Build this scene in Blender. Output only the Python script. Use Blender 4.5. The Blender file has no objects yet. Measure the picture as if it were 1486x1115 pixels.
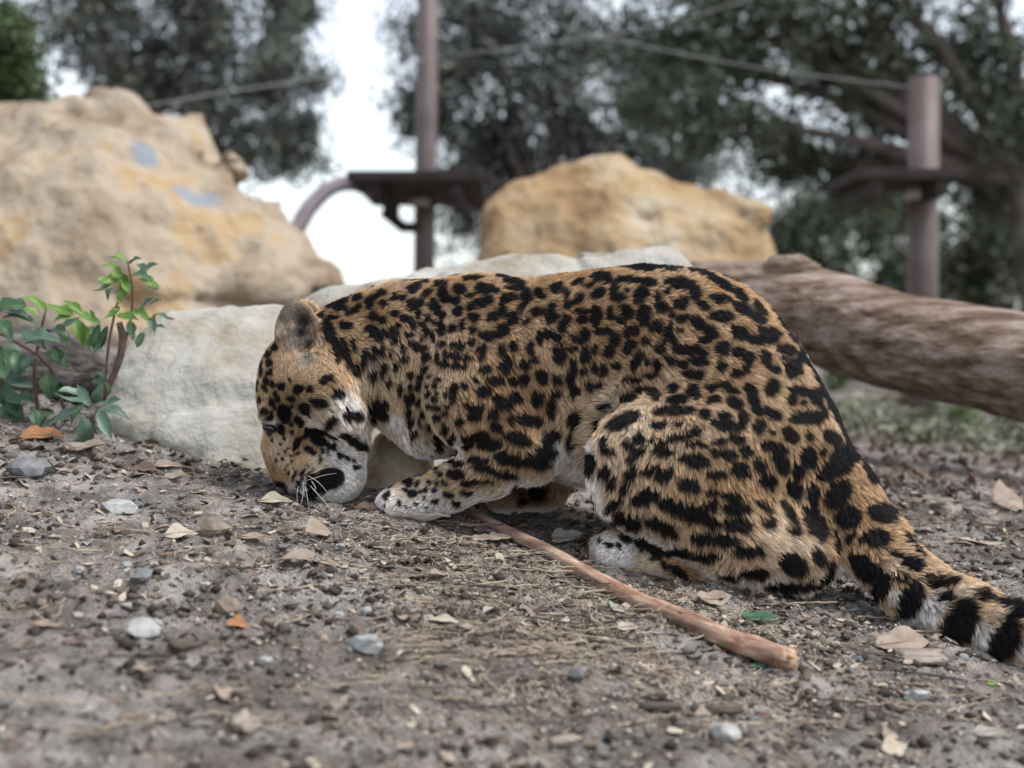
import bpy, bmesh, math, random
import numpy as np
from mathutils import Vector, Matrix
from mathutils.bvhtree import BVHTree
from mathutils.kdtree import KDTree
random.seed(7); RNG = np.random.default_rng(7)
PI = math.pi
S = bpy.context.scene
C = S.collection

# ------------------------------------------------------------------ camera
IW, IH, F = 1486.0, 1115.0, 2233.0           # photograph size and focal length, pixels
H = 0.531; PITCH = math.atan(57.5 / F)
cam = bpy.data.cameras.new('camera'); cam_o = bpy.data.objects.new('camera', cam); C.objects.link(cam_o)
cam.sensor_width = 36.0; cam.lens = 36.0 * F / IW
cam_o.location = (0, 0, H); cam_o.rotation_euler = (PI / 2 - PITCH, 0, 0)
cam.clip_start = 0.05; cam.clip_end = 3000
cam.dof.use_dof = True; cam.dof.focus_distance = 2.10
cam.dof.aperture_fstop = (cam.lens / 1000.0) / 0.0155
S.camera = cam_o
# ------------------------------------------------------------------ sky and sun (bright overcast)
SUN_EL, SUN_AZ = math.radians(60), math.radians(112)     # azimuth clockwise from +Y (away from camera)
w = bpy.data.worlds.new('World'); S.world = w; w.use_nodes = True
nt = w.node_tree; nt.nodes.clear()
sky = nt.nodes.new('ShaderNodeTexSky'); sky.sky_type = 'NISHITA'; sky.sun_disc = False
sky.sun_elevation = SUN_EL; sky.sun_rotation = SUN_AZ
sky.air_density = 1.0; sky.dust_density = 1.5; sky.ozone_density = 1.0
hs = nt.nodes.new('ShaderNodeHueSaturation'); hs.inputs['Saturation'].default_value = 0.40
bg = nt.nodes.new('ShaderNodeBackground'); bg.inputs['Strength'].default_value = 0.125
wo = nt.nodes.new('ShaderNodeOutputWorld')
nt.links.new(sky.outputs[0], hs.inputs['Color']); nt.links.new(hs.outputs[0], bg.inputs[0]); nt.links.new(bg.outputs[0], wo.inputs[0])
sl = bpy.data.lights.new('sun', 'SUN'); sl.energy = 1.25; sl.angle = math.radians(14); sl.color = (1.0, 0.95, 0.88)
so = bpy.data.objects.new('sun', sl); C.objects.link(so)
sd = Vector((math.sin(SUN_AZ) * math.cos(SUN_EL), math.cos(SUN_AZ) * math.cos(SUN_EL), math.sin(SUN_EL)))
so.rotation_euler = sd.to_track_quat('Z', 'Y').to_euler(); so.location = (3, -3, 6)
S.view_settings.view_transform = 'Standard'; S.view_settings.look = 'None'
S.view_settings.exposure = 1.25; S.view_settings.gamma = 1.0; S.view_settings.use_curve_mapping = False
S.cycles.use_denoising = True; S.cycles.max_bounces = 6; S.cycles.diffuse_bounces = 3
S.cycles.transparent_max_bounces = 8
S.cycles_curves.shape = 'RIBBONS'; S.cycles_curves.subdivisions = 2

# ------------------------------------------------------------------ helpers
CP, SP = math.cos(PITCH), math.sin(PITCH)
def ray(px, py):
    a, b = (px - IW / 2) / F, -(py - IH / 2) / F
    return Vector((a, CP + b * SP, -SP + b * CP))
def W(px, py, d):
    r = ray(px, py); return Vector((0, 0, H)) + r * (d / r.y)
def hash3(ix, iy, iz, seed=0):
    h = (ix.astype(np.int64) * 374761393 + iy.astype(np.int64) * 668265263 + iz.astype(np.int64) * 2147483647 + seed * 974634777) & 0xFFFFFFFF
    h = ((h ^ (h >> 13)) * 1274126177) & 0xFFFFFFFF
    h = ((h ^ (h >> 16)) * 2246822519) & 0xFFFFFFFF
    return ((h ^ (h >> 15)) & 0xFFFFFF) / float(0xFFFFFF)
def vnoise(p, scale, seed=0):
    q = np.asarray(p, float) * scale; i = np.floor(q); f = q - i; f = f * f * (3 - 2 * f)
    ix, iy, iz = i[..., 0], i[..., 1], i[..., 2]; r = 0
    for a in (0, 1):
        for b in (0, 1):
            for c in (0, 1):
                wgt = (f[..., 0] if a else 1 - f[..., 0]) * (f[..., 1] if b else 1 - f[..., 1]) * (f[..., 2] if c else 1 - f[..., 2])
                r = r + wgt * hash3(ix + a, iy + b, iz + c, seed)
    return r * 2 - 1
def fbm(p, scale, octv=4, seed=0, gain=0.5):
    s, a = 0, 1.0
    for k in range(octv):
        s = s + a * vnoise(p, scale * 2 ** k, seed + k * 17); a *= gain
    return s
def sat(v, lin, mx):
    a = np.abs(v); e = mx - lin
    return np.sign(v) * np.where(a < lin, a, lin + e * (1 - np.exp(-(a - lin) / e)))
SX, SY = -0.12, 0.12
def g_base(x, y):
    return SX * sat(x, 1.4, 2.4) + SY * sat(y, 2.7, 3.1)
def gz(x, y):
    x = np.asarray(x, float); y = np.asarray(y, float)
    p = np.stack([x, y, np.zeros_like(x)], -1)
    return (g_base(x, y) + 0.010 * fbm(p, 5.0, 3, 3) + 0.0045 * fbm(p, 26.0, 3, 9, 0.6)
            + 0.006 * np.maximum(0, vnoise(p, 48.0, 33) - 0.25) + 0.005 * np.maximum(0, vnoise(p, 110.0, 31)) * (0.4 + np.abs(vnoise(p, 9.0, 35))))
def ground_hit(px, py, dmax=30):
    r = ray(px, py); d = np.concatenate([np.arange(0.8, 4, 0.004), np.arange(4, dmax, 0.03)])
    k = d / r.y; x, y, z = r.x * k, r.y * k, H + r.z * k
    u = np.where(z - gz(x, y) < 0)[0]
    i = u[0] if len(u) else len(d) - 1
    return Vector((x[i], y[i], float(gz(x[i], y[i]))))

def mat(name, color, rough=0.9, spec=0.2):
    m = bpy.data.materials.new(name); m.use_nodes = True
    b = m.node_tree.nodes['Principled BSDF']
    b.inputs['Base Color'].default_value = (*color, 1); b.inputs['Roughness'].default_value = rough
    b.inputs['Specular IOR Level'].default_value = spec
    return m
def nmat(name, cols, scale=8, rough=0.9, spec=0.2, bump=0.3, bscale=60, detail=6, stretch=(1, 1, 1), attr=None, bdist=0.004, trans=0.0):
    """noise-driven colour ramp (cols = [(pos, rgb)...]) with bump; attr multiplies a colour attribute"""
    m = mat(name, cols[0][1], rough, spec); t = m.node_tree; b = t.nodes['Principled BSDF']
    tc = t.nodes.new('ShaderNodeTexCoord'); mp = t.nodes.new('ShaderNodeMapping'); mp.inputs['Scale'].default_value = stretch
    t.links.new(tc.outputs['Object'], mp.inputs['Vector'])
    n = t.nodes.new('ShaderNodeTexNoise'); n.inputs['Scale'].default_value = scale; n.inputs['Detail'].default_value = detail
    n.inputs['Roughness'].default_value = 0.62
    t.links.new(mp.outputs[0], n.inputs['Vector'])
    cr = t.nodes.new('ShaderNodeValToRGB'); e = cr.color_ramp.elements
    while len(e) < len(cols): e.new(0.5)
    for k, (p, c) in enumerate(cols): e[k].position = p; e[k].color = (*c, 1)
    t.links.new(n.outputs['Fac'], cr.inputs[0]); out = cr.outputs[0]
    if attr:
        a = t.nodes.new('ShaderNodeAttribute'); a.attribute_name = attr
        mx = t.nodes.new('ShaderNodeMix'); mx.data_type = 'RGBA'; mx.blend_type = 'MULTIPLY'; mx.inputs['Factor'].default_value = 1
        t.links.new(out, mx.inputs['A']); t.links.new(a.outputs['Color'], mx.inputs['B']); out = mx.outputs['Result']
    t.links.new(out, b.inputs['Base Color'])
    if bump:
        n2 = t.nodes.new('ShaderNodeTexNoise'); n2.inputs['Scale'].default_value = bscale; n2.inputs['Detail'].default_value = 8
        t.links.new(mp.outputs[0], n2.inputs['Vector'])
        bp = t.nodes.new('ShaderNodeBump'); bp.inputs['Strength'].default_value = bump; bp.inputs['Distance'].default_value = bdist
        t.links.new(n2.outputs['Fac'], bp.inputs['Height']); t.links.new(bp.outputs[0], b.inputs['Normal'])
    return m
def mesh_obj(name, verts, faces, m=None, parent=None, smooth=True, loc=None):
    me = bpy.data.meshes.new(name); me.from_pydata([tuple(v) for v in verts], [], [tuple(f) for f in faces]); me.update()
    return link(name, me, m, parent, smooth, loc)
def np_mesh(name, V, Q, m=None, parent=None, smooth=True):
    """fast mesh from arrays, all faces with the same corner count"""
    V = np.asarray(V, np.float32); Q = np.asarray(Q, np.int32); n = Q.shape[1]
    me = bpy.data.meshes.new(name); me.vertices.add(len(V)); me.vertices.foreach_set('co', V.ravel())
    me.loops.add(Q.size); me.loops.foreach_set('vertex_index', Q.ravel())
    me.polygons.add(len(Q)); me.polygons.foreach_set('loop_start', np.arange(0, Q.size, n, dtype=np.int32))
    me.polygons.foreach_set('loop_total', np.full(len(Q), n, np.int32)); me.update(calc_edges=True); me.validate()
    return link(name, me, m, parent, smooth)
def link(name, me, m=None, parent=None, smooth=True, loc=None):
    if m: me.materials.append(m)
    if smooth: me.polygons.foreach_set('use_smooth', np.ones(len(me.polygons), bool))
    o = bpy.data.objects.new(name, me); C.objects.link(o)
    if loc is not None: o.location = loc
    if parent:
        o.parent = parent
    return o
def put_attr(me, name, cols, domain='POINT'):
    a = me.color_attributes.new(name, 'FLOAT_COLOR', domain)
    c = np.ones((len(cols), 4), np.float32); c[:, :3] = cols; a.data.foreach_set('color', c.ravel())
def tag(o, label=None, cat=None, group=None, kind=None):
    if label: o['label'] = label
    if cat: o['category'] = cat
    if group: o['group'] = group
    if kind: o['kind'] = kind
    return o
def empty(name, loc=(0, 0, 0), rz=0):
    o = bpy.data.objects.new(name, None); C.objects.link(o); o.location = loc; o.rotation_euler = (0, 0, rz); o.empty_display_size = 0.05
    return o
def tube(pts, rads, n=10, cap=True, jitter=0, seed=0, vb=0):
    """verts, faces of a tapered tube along pts"""
    rr = random.Random(seed); pts = [Vector(p) for p in pts]; V, Fc = [], []
    up = Vector((0.3, 0.2, 1)).normalized()
    for i, p in enumerate(pts):
        t = (pts[min(i + 1, len(pts) - 1)] - pts[max(i - 1, 0)]).normalized()
        a = t.cross(up);
        if a.length < 1e-3: a = t.cross(Vector((1, 0, 0)))
        a.normalize(); b = t.cross(a).normalized()
        for k in range(n):
            q = 2 * PI * k / n; r = rads[i] * (1 + jitter * rr.uniform(-1, 1))
            V.append(p + a * (math.cos(q) * r) + b * (math.sin(q) * r))
    for i in range(len(pts) - 1):
        for k in range(n):
            k2 = (k + 1) % n
            Fc.append((vb + i * n + k, vb + i * n + k2, vb + (i + 1) * n + k2, vb + (i + 1) * n + k))
    if cap:
        Fc.append(tuple(vb + k for k in range(n))[::-1]); Fc.append(tuple(vb + (len(pts) - 1) * n + k for k in range(n)))
    return V, Fc
def smooth_path(pts, n):
    """Catmull-Rom through pts (lists of floats of any width)"""
    P = np.array([list(p) for p in pts], float); P = np.vstack([2 * P[0] - P[1], P, 2 * P[-1] - P[-2]])
    out = []; m = len(P) - 3
    for s in np.linspace(0, m - 1e-6, n):
        i = int(s); t = s - i; a, b, c, d = P[i], P[i + 1], P[i + 2], P[i + 3]
        out.append(0.5 * (2 * b + (c - a) * t + (2 * a - 5 * b + 4 * c - d) * t * t + (3 * b - a - 3 * c + d) * t ** 3))
    return np.array(out)

# ---- signed-distance modelling: smooth unions on a grid, meshed with surface nets
def surface_nets(D, org, h):
    nx, ny, nz = D.shape; ins = D < 0
    cnt = np.zeros((nx - 1, ny - 1, nz - 1), np.int32); acc = np.zeros((nx - 1, ny - 1, nz - 1, 3))
    def sub(A, o): return A[o[0]:o[0] + nx - 1, o[1]:o[1] + ny - 1, o[2]:o[2] + nz - 1]
    for ax in range(3):
        for o1 in (0, 1):
            for o2 in (0, 1):
                o = [0, 0, 0]; oth = [k for k in range(3) if k != ax]; o[oth[0]] = o1; o[oth[1]] = o2
                e = list(o); e[ax] = 1
                a, b = sub(D, o), sub(D, e); cr = sub(ins, o) != sub(ins, e)
                t = np.where(cr, a / np.where(cr, a - b, 1), 0)
                for k in range(3):
                    acc[..., k] += np.where(cr, o[k] + (t if k == ax else 0), 0)
                cnt += cr
    act = cnt > 0; idx = -np.ones(act.shape, np.int64); idx[act] = np.arange(act.sum())
    ii = np.argwhere(act); V = (ii + acc[act] / cnt[act][:, None]) * h + org
    Q = []
    for ax in range(3):
        b, c = [(1, 2), (2, 0), (0, 1)][ax]
        s0 = [slice(None)] * 3; s1 = [slice(None)] * 3; s0[ax] = slice(0, -1); s1[ax] = slice(1, None)
        cr = ins[tuple(s0)] != ins[tuple(s1)]; flip = ins[tuple(s0)]
        p = np.argwhere(cr); lim = np.array(act.shape)
        ok = (p[:, b] > 0) & (p[:, c] > 0) & (p[:, b] < lim[b]) & (p[:, c] < lim[c]); p = p[ok]
        fl = flip[tuple(p.T)]
        def at(db, dc):
            q = p.copy(); q[:, b] += db; q[:, c] += dc; return idx[tuple(q.T)]
        q = np.stack([at(-1, -1), at(0, -1), at(0, 0), at(-1, 0)], 1)
        q[~fl] = q[~fl][:, ::-1]; Q.append(q)
    return V, np.concatenate(Q)
class Field:
    def __init__(s, lo, hi, h):
        s.lo = np.array(lo, float); s.h = h; s.n = np.ceil((np.array(hi) - s.lo) / h).astype(int) + 1
        s.D = np.full(tuple(s.n), 1.0)
    def box(s, lo, hi):
        a = np.clip(np.floor((np.array(lo) - s.lo) / s.h).astype(int), 0, s.n); b = np.clip(np.ceil((np.array(hi) - s.lo) / s.h).astype(int) + 1, 0, s.n)
        sl = tuple(slice(a[k], b[k]) for k in range(3))
        g = np.stack(np.meshgrid(*[s.lo[k] + np.arange(a[k], b[k]) * s.h for k in range(3)], indexing='ij'), -1)
        return sl, g
    def merge(s, sl, d, k, sub=False):
        A = s.D[sl]
        if sub:
            d = -d; hh = np.maximum(k - np.abs(A - d), 0) / k; s.D[sl] = np.maximum(A, d) + hh * hh * k / 4
        else:
            hh = np.maximum(k - np.abs(A - d), 0) / k; s.D[sl] = np.minimum(A, d) - hh * hh * k / 4
    def cone(s, a, b, ra, rb, k=0.02, sy=1.0, sub=False):
        a, b = np.array(a), np.array(b); m = max(ra, rb) * max(1, sy) + 3 * k
        sl, g = s.box(np.minimum(a, b) - m, np.maximum(a, b) + m)
        if g.size == 0: return
        sc = np.array([1, 1 / sy, 1]); ba = (b - a) * sc; pa = (g - a) * sc
        t = np.clip((pa @ ba) / max(ba @ ba, 1e-9), 0, 1)
        d = np.linalg.norm(pa - t[..., None] * ba, axis=-1) - (ra + (rb - ra) * t)
        s.merge(sl, d * min(1, sy), k, sub)
    def ell(s, c, R, k=0.02, rot=None, sub=False):
        c = np.array(c); R = np.array(R, float); m = R.max() + 3 * k
        sl, g = s.box(c - m, c + m)
        if g.size == 0: return
        p = g - c
        if rot is not None: p = p @ np.array(rot)
        k0 = np.linalg.norm(p / R, axis=-1); k1 = np.linalg.norm(p / (R * R), axis=-1)
        s.merge(sl, k0 * (k0 - 1) / np.maximum(k1, 1e-6), k, sub)
    def mesh(s): return surface_nets(s.D, s.lo, s.h)

# ================================================================== GROUND
def axis(lo, hi, step, far_lo, far_hi, grow=1.22):
    a = list(np.arange(lo, hi + step / 2, step)); s = step; x = a[-1]
    while x < far_hi: s *= grow; x += s; a.append(x)
    s = step; x = lo; b = []
    while x > far_lo: s *= grow; x -= s; b.append(x)
    return np.array(b[::-1] + a)
gx = axis(-1.05, 1.15, 0.005, -900, 900); gy = axis(1.0, 3.1, 0.005, -60, 1800)
GX, GY = np.meshgrid(gx, gy, indexing='ij'); GZ = gz(GX, GY)
nX, nY = len(gx), len(gy); ii = np.arange(nX * nY).reshape(nX, nY)
GQ = np.stack([ii[:-1, :-1], ii[1:, :-1], ii[1:, 1:], ii[:-1, 1:]], -1).reshape(-1, 4)
m_dirt = nmat('dirt', [(0.28, (0.055, 0.047, 0.042)), (0.43, (0.18, 0.163, 0.149)), (0.57, (0.31, 0.286, 0.266)), (0.78, (0.46, 0.425, 0.395))],
              scale=22, rough=0.95, spec=0.15, bump=1.0, bscale=200, detail=15, bdist=0.012)
def tone(m, scale, lo, seedv):
    t = m.node_tree; b = t.nodes['Principled BSDF']; src = b.inputs['Base Color'].links[0].from_socket
    tc = t.nodes.new('ShaderNodeTexCoord'); n = t.nodes.new('ShaderNodeTexNoise'); n.inputs['Scale'].default_value = scale; n.inputs['Detail'].default_value = 5
    mp = t.nodes.new('ShaderNodeMapping'); mp.inputs['Location'].default_value = (seedv, seedv, 0); t.links.new(tc.outputs['Object'], mp.inputs['Vector']); t.links.new(mp.outputs[0], n.inputs['Vector'])
    cr = t.nodes.new('ShaderNodeValToRGB'); cr.color_ramp.elements[0].position = 0.38; cr.color_ramp.elements[1].position = 0.62; cr.color_ramp.elements[0].color = (*lo, 1); cr.color_ramp.elements[1].color = (1.1, 1.1, 1.1, 1)
    mx = t.nodes.new('ShaderNodeMix'); mx.data_type = 'RGBA'; mx.blend_type = 'MULTIPLY'; mx.inputs['Factor'].default_value = 1
    t.links.new(n.outputs['Fac'], cr.inputs[0]); t.links.new(src, mx.inputs['A']); t.links.new(cr.outputs[0], mx.inputs['B']); t.links.new(mx.outputs['Result'], b.inputs['Base Color'])
def mark(m, pts, colr):
    t = m.node_tree; b = t.nodes['Principled BSDF']; tc = t.nodes.new('ShaderNodeTexCoord')
    n = t.nodes.new('ShaderNodeTexNoise'); n.inputs['Scale'].default_value = 9
    for p, r_ in pts:
        src = b.inputs['Base Color'].links[0].from_socket; d = t.nodes.new('ShaderNodeVectorMath'); d.operation = 'DISTANCE'; d.inputs[1].default_value = p
        t.links.new(tc.outputs['Object'], d.inputs[0]); ad = t.nodes.new('ShaderNodeMath'); ad.operation = 'MULTIPLY_ADD'; ad.inputs[1].default_value = r_ * 1.6
        t.links.new(n.outputs['Fac'], ad.inputs[0]); t.links.new(d.outputs['Value'], ad.inputs[2]); mr = t.nodes.new('ShaderNodeMapRange'); mr.inputs['From Min'].default_value = r_ * 1.5; mr.inputs['From Max'].default_value = r_ * 2.1
        mr.inputs['To Min'].default_value = 0.8; mr.inputs['To Max'].default_value = 0; t.links.new(ad.outputs[0], mr.inputs['Value'])
        mx = t.nodes.new('ShaderNodeMix'); mx.data_type = 'RGBA'; t.links.new(mr.outputs[0], mx.inputs['Factor']); t.links.new(src, mx.inputs['A']); mx.inputs['B'].default_value = (*colr, 1); t.links.new(mx.outputs['Result'], b.inputs['Base Color'])
tone(m_dirt, 4.5, (0.62, 0.58, 0.55), 3.0)
ground = np_mesh('ground', np.stack([GX, GY, GZ], -1).reshape(-1, 3), GQ, m_dirt); tag(ground, kind='structure')

# ================================================================== ROCKS
def hull_planes(pts):
    bm = bmesh.new()
    for p in pts: bm.verts.new(p)
    bmesh.ops.convex_hull(bm, input=bm.verts[:], use_existing_faces=False)
    bmesh.ops.delete(bm, geom=[v for v in bm.verts if not v.link_faces], context='VERTS')
    bm.normal_update(); c = sum((v.co for v in bm.verts), Vector()) / len(bm.verts); P = []
    for f in bm.faces:
        n = f.normal.copy(); d = n.dot(f.verts[0].co)
        if n.dot(c) > d: n, d = -n, -d
        P.append((*n, d))
    bm.free(); return np.array(P)
def biggest(V, Q):
    lab = np.arange(len(V)); e = np.concatenate([Q[:, [0, 1]], Q[:, [1, 2]], Q[:, [2, 3]], Q[:, [3, 0]]])
    while True:
        m = np.minimum(lab[e[:, 0]], lab[e[:, 1]]); new = lab.copy(); np.minimum.at(new, e[:, 0], m); np.minimum.at(new, e[:, 1], m); new = new[new]
        if (new == lab).all(): break
        lab = new
    u, c = np.unique(lab, return_counts=True); k = lab == u[c.argmax()]; idx = np.cumsum(k) - 1
    return V[k], idx[Q[k[Q[:, 0]]]]
def rock(name, hulls, h, m, amp=0.03, seed=1, freq=4.0, soft=0.03, ridge=0.5, blends=0.03, strata=0.0, facets=24, tilt=0.06, cracks=0.012):
    A = np.array([p for hl in hulls for p in hl]); pad = amp * 2 + 4 * h
    f = Field(A.min(0) - pad, A.max(0) + pad, h); sl, g = f.box(f.lo, f.lo + f.n * h)
    n1 = fbm(g, freq, 3, seed) * amp; rn = (1 - np.abs(vnoise(g, freq * 1.7, seed + 50)) * 2) * amp * ridge
    q_ = (g[..., 2] * 0.9 + 0.30 * g[..., 0] - 0.2 * g[..., 1]) * freq * 1.6 + 0.9 * fbm(g, freq * 0.6, 3, seed + 7); st = strata * ((q_ % 1) ** 2 - 0.3) * (0.4 + vnoise(g, freq * 0.7, seed + 8))
    fine = fbm(g, freq * 5, 3, seed + 80, 0.6) * amp * 0.20
    rs = np.random.default_rng(seed); n1 = n1 * 0.2 - 0.9 * amp * np.abs(fbm(g, freq * 1.5, 3, seed + 9, 0.55)) + 0.3 * amp
    gw = g + 0.10 / freq * np.stack([vnoise(g, freq * 2.2, seed + 200 + k) for k in range(3)], -1)
    rn = sum(cracks * np.exp(-(vnoise(gw, freq * fq, seed + 300 + k) / 0.05) ** 2) for k, fq in enumerate((0.55, 0.9)))
    for hl in hulls:
        P = hull_planes(hl); d = None; HP = np.array(hl); cut = []
        for _ in range(facets):
            n = rs.normal(0, 1, 3); n[2] = abs(n[2]) * 0.8; n[1] = -abs(n[1]); n /= np.linalg.norm(n); cut.append((*n, (HP @ n).max() - rs.uniform(0.2, 1.0) * tilt))
        P = np.vstack([P, cut])
        for pl in P:
            e = g @ pl[:3] - pl[3]
            if d is None: d = e
            else:
                hh = np.maximum(soft - np.abs(d - e), 0) / soft; d = np.maximum(d, e) + hh * hh * soft / 4
        f.merge(sl, d, blends)
    f.D = f.D + n1 + rn + st + fine
    V, Q = biggest(*f.mesh()); return np_mesh(name, V, Q, m)
m_pale = nmat('pale_sandstone', [(0.32, (0.21, 0.17, 0.115)), (0.45, (0.30, 0.28, 0.235)), (0.58, (0.35, 0.34, 0.305)), (0.72, (0.43, 0.42, 0.385))], scale=7, bump=0.9, bscale=40, bdist=0.012, detail=12)
m_tan = nmat('tan_sandstone', [(0.30, (0.17, 0.12, 0.08)), (0.44, (0.29, 0.23, 0.165)), (0.54, (0.36, 0.305, 0.235)), (0.64, (0.36, 0.25, 0.13)), (0.78, (0.44, 0.395, 0.335))], scale=3.2, bump=0.9, bscale=14, bdist=0.05, detail=10)
m_ochre = nmat('ochre_sandstone', [(0.30, (0.17, 0.10, 0.055)), (0.44, (0.32, 0.215, 0.115)), (0.55, (0.36, 0.275, 0.17)), (0.68, (0.42, 0.38, 0.31))], scale=3.0, bump=1.0, bscale=9, bdist=0.08, detail=10)
mark(m_tan, [(W(283, 272, 5.5), 0.08), (W(213, 217, 5.6), 0.06), (W(300, 255, 5.55), 0.05)], (0.19, 0.235, 0.30))
def wp(L): return [W(*p) for p in L]
lb = wp([(125, 650, 2.50), (150, 560, 2.56), (205, 500, 2.60), (246, 452, 2.66), (290, 447, 2.68), (400, 444, 2.72), (480, 450, 2.74),
         (205, 655, 2.44), (300, 700, 2.385), (400, 725, 2.36), (560, 735, 2.37), (640, 690, 2.42), (330, 560, 2.50), (480, 560, 2.50),
         (240, 470, 3.05), (460, 455, 3.1), (140, 640, 2.95), (640, 640, 3.1)])
rb = wp([(390, 455, 2.78), (500, 418, 2.80), (620, 393, 2.86), (720, 378, 2.90), (860, 369, 2.94), (950, 361, 2.96), (985, 363, 2.96), (1004, 388, 2.95),
         (420, 760, 2.45), (700, 760, 2.48), (1000, 760, 2.60), (1030, 740, 2.80), (420, 450, 3.2), (700, 385, 3.4), (980, 372, 3.35), (1030, 700, 3.3), (420, 700, 3.2)])
r = rock('pale_rock', [lb, rb], 0.0085, m_pale, amp=0.018, seed=5, freq=4, soft=0.003, blends=0.004, strata=0.022, facets=7, tilt=0.03, cracks=0.013)
tag(r, 'pale cream sandstone slab lying right behind the spotted cat', 'rock')
bl = wp([(-260, 300, 5.6), (-120, 195, 5.9), (0, 190, 5.8), (80, 184, 5.8), (138, 146, 5.9), (172, 116, 5.95), (208, 140, 5.95), (262, 205, 5.8), (330, 250, 5.7), (392, 300, 5.6),
         (20, 300, 5.25), (160, 300, 5.2), (-200, 520, 5.2), (60, 520, 5.0), (300, 520, 5.1), (470, 520, 5.4), (-250, 520, 7.0), (450, 520, 7.0), (170, 170, 6.7), (-100, 230, 6.9), (380, 320, 6.6)])
bl2 = wp([(250, 280, 5.75), (330, 268, 5.75), (405, 280, 5.75), (446, 312, 5.7), (450, 348, 5.6), (497, 412, 5.5), (500, 520, 5.4), (260, 520, 5.3), (330, 400, 5.3), (300, 520, 6.6), (490, 520, 6.6), (400, 310, 6.2), (280, 300, 6.2)])
r = rock('boulder', [bl, bl2], 0.03, m_tan, amp=0.12, seed=11, freq=1.6, soft=0.008, blends=0.01, strata=0.06, facets=7, tilt=0.06, cracks=0.07)
tag(r, 'huge tan boulder with pointed top rising behind the small leafy plants', 'boulder')
mb = wp([(682, 400, 6.6), (700, 310, 6.65), (738, 262, 6.75), (835, 236, 6.8), (905, 233, 6.8), (965, 250, 6.8), (1060, 283, 6.75), (1108, 308, 6.7), (1120, 400, 6.65),
         (690, 520, 6.5), (1120, 520, 6.5), (900, 330, 6.4), (900, 520, 6.3), (700, 520, 7.8), (1120, 520, 7.8), (740, 280, 7.5), (900, 250, 7.6), (1080, 310, 7.5)])
r = rock('boulder', [mb], 0.035, m_ochre, amp=0.07, seed=23, freq=1.5, soft=0.008, strata=0.07, facets=6, tilt=0.05, cracks=0.035)
tag(r, 'ochre boulder with rounded top standing beyond the pale slab and the fallen log', 'boulder')
for k, (px, py, sz, mm, lb_) in enumerate([(1245, 585, 0.11, m_pale, 'small grey rock on the far dirt under the fallen log'), (1308, 590, 0.10, m_tan, 'small tan rock beside the green weeds under the fallen log')]):
    c = ground_hit(px, py); P = [c + Vector((random.uniform(-1, 1) * sz, random.uniform(-1, 1) * sz, random.uniform(-0.3, 0.8) * sz)) for _ in range(14)]
    tag(rock('small_rock', [P], 0.012, mm, amp=0.012, seed=40 + k, freq=9, soft=0.006, facets=8, tilt=0.02, cracks=0.003), lb_, 'rock')

# ================================================================== FALLEN LOG AND STUMP LOG
def bark_log(name, path, m, nseg=70, nr=40, seed=1, amp=0.10):
    P = smooth_path(path, nseg); V = []; up = Vector((0, 0.3, 1)).normalized()
    for i in range(nseg):
        t = Vector(P[min(i + 1, nseg - 1), :3] - P[max(i - 1, 0), :3]).normalized(); a = t.cross(up).normalized(); b = t.cross(a)
        for k in range(nr):
            q = 2 * PI * k / nr; V.append((Vector(P[i, :3]), a * math.cos(q) + b * math.sin(q), P[i, 3], i / nseg, q))
    key = np.array([[math.cos(v[4]) * 2.2, math.sin(v[4]) * 2.2, v[3] * 5] for v in V])
    nn = 0.55 * fbm(key, 1.6, 4, seed) + 0.45 * (1 - 2 * np.abs(vnoise(key * [1, 1, 0.5], 3.5, seed + 9)))
    VV = [v[0] + v[1] * (v[2] * (1 + amp * nn[j])) for j, v in enumerate(V)]
    Fc = [(i * nr + k, i * nr + (k + 1) % nr, (i + 1) * nr + (k + 1) % nr, (i + 1) * nr + k) for i in range(nseg - 1) for k in range(nr)]
    Fc += [tuple(range(nr))[::-1], tuple((nseg - 1) * nr + k for k in range(nr))]
    return mesh_obj(name, VV, Fc, m)
m_bark = nmat('weathered_wood', [(0.32, (0.055, 0.035, 0.024)), (0.46, (0.19, 0.13, 0.095)), (0.56, (0.29, 0.225, 0.185)), (0.70, (0.42, 0.36, 0.325))], scale=9, stretch=(0.7, 3, 4), bump=1.0, bscale=22, bdist=0.03, detail=8)
def lp(px, py, d, rpx): p = W(px, py, d); return (*p, rpx * d / F)
m_warm = nmat('warm_sandstone', [(0.34, (0.28, 0.21, 0.14)), (0.5, (0.48, 0.40, 0.30)), (0.66, (0.62, 0.55, 0.44))], scale=22, bump=1.0, bscale=60, bdist=0.01, detail=10)
tp = [W(520 + 60 + 62 * math.cos(a) * (1.0 if abs(math.sin(a)) < 0.9 else 0.6), 672 - 58 * math.sin(a), 2.315 + dd) for dd in (0, 0.10) for a in np.linspace(0, PI, 9)] + [W(525, 735, 2.29), W(640, 735, 2.29), W(525, 735, 2.42), W(640, 735, 2.42)]
tag(rock('small_rock', [tp], 0.006, m_warm, amp=0.012, seed=71, freq=10, soft=0.02, facets=6, tilt=0.012, cracks=0.003), 'rounded tan rock showing between the jaguar chin and forepaw', 'rock')
lg = bark_log('fallen_log', [lp(1000, 425, 3.75, 44), lp(1100, 437, 3.7, 58), lp(1180, 458, 3.65, 66), lp(1300, 493, 3.55, 69), lp(1450, 525, 3.45, 74), lp(1620, 566, 3.35, 77), lp(1800, 605, 3.25, 78)], m_bark, seed=4)
tag(lg, 'thick weathered fallen log leaning down from the pale slab to the dirt', 'log')
kn = mesh_obj('branch_stub', *tube([W(1120, 412, 3.66), W(1130, 392, 3.64), W(1160, 386, 3.62), W(1190, 392, 3.62)], [0.05, 0.036, 0.028, 0.012], 12, jitter=0.15, seed=3), m_bark, lg)
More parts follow.
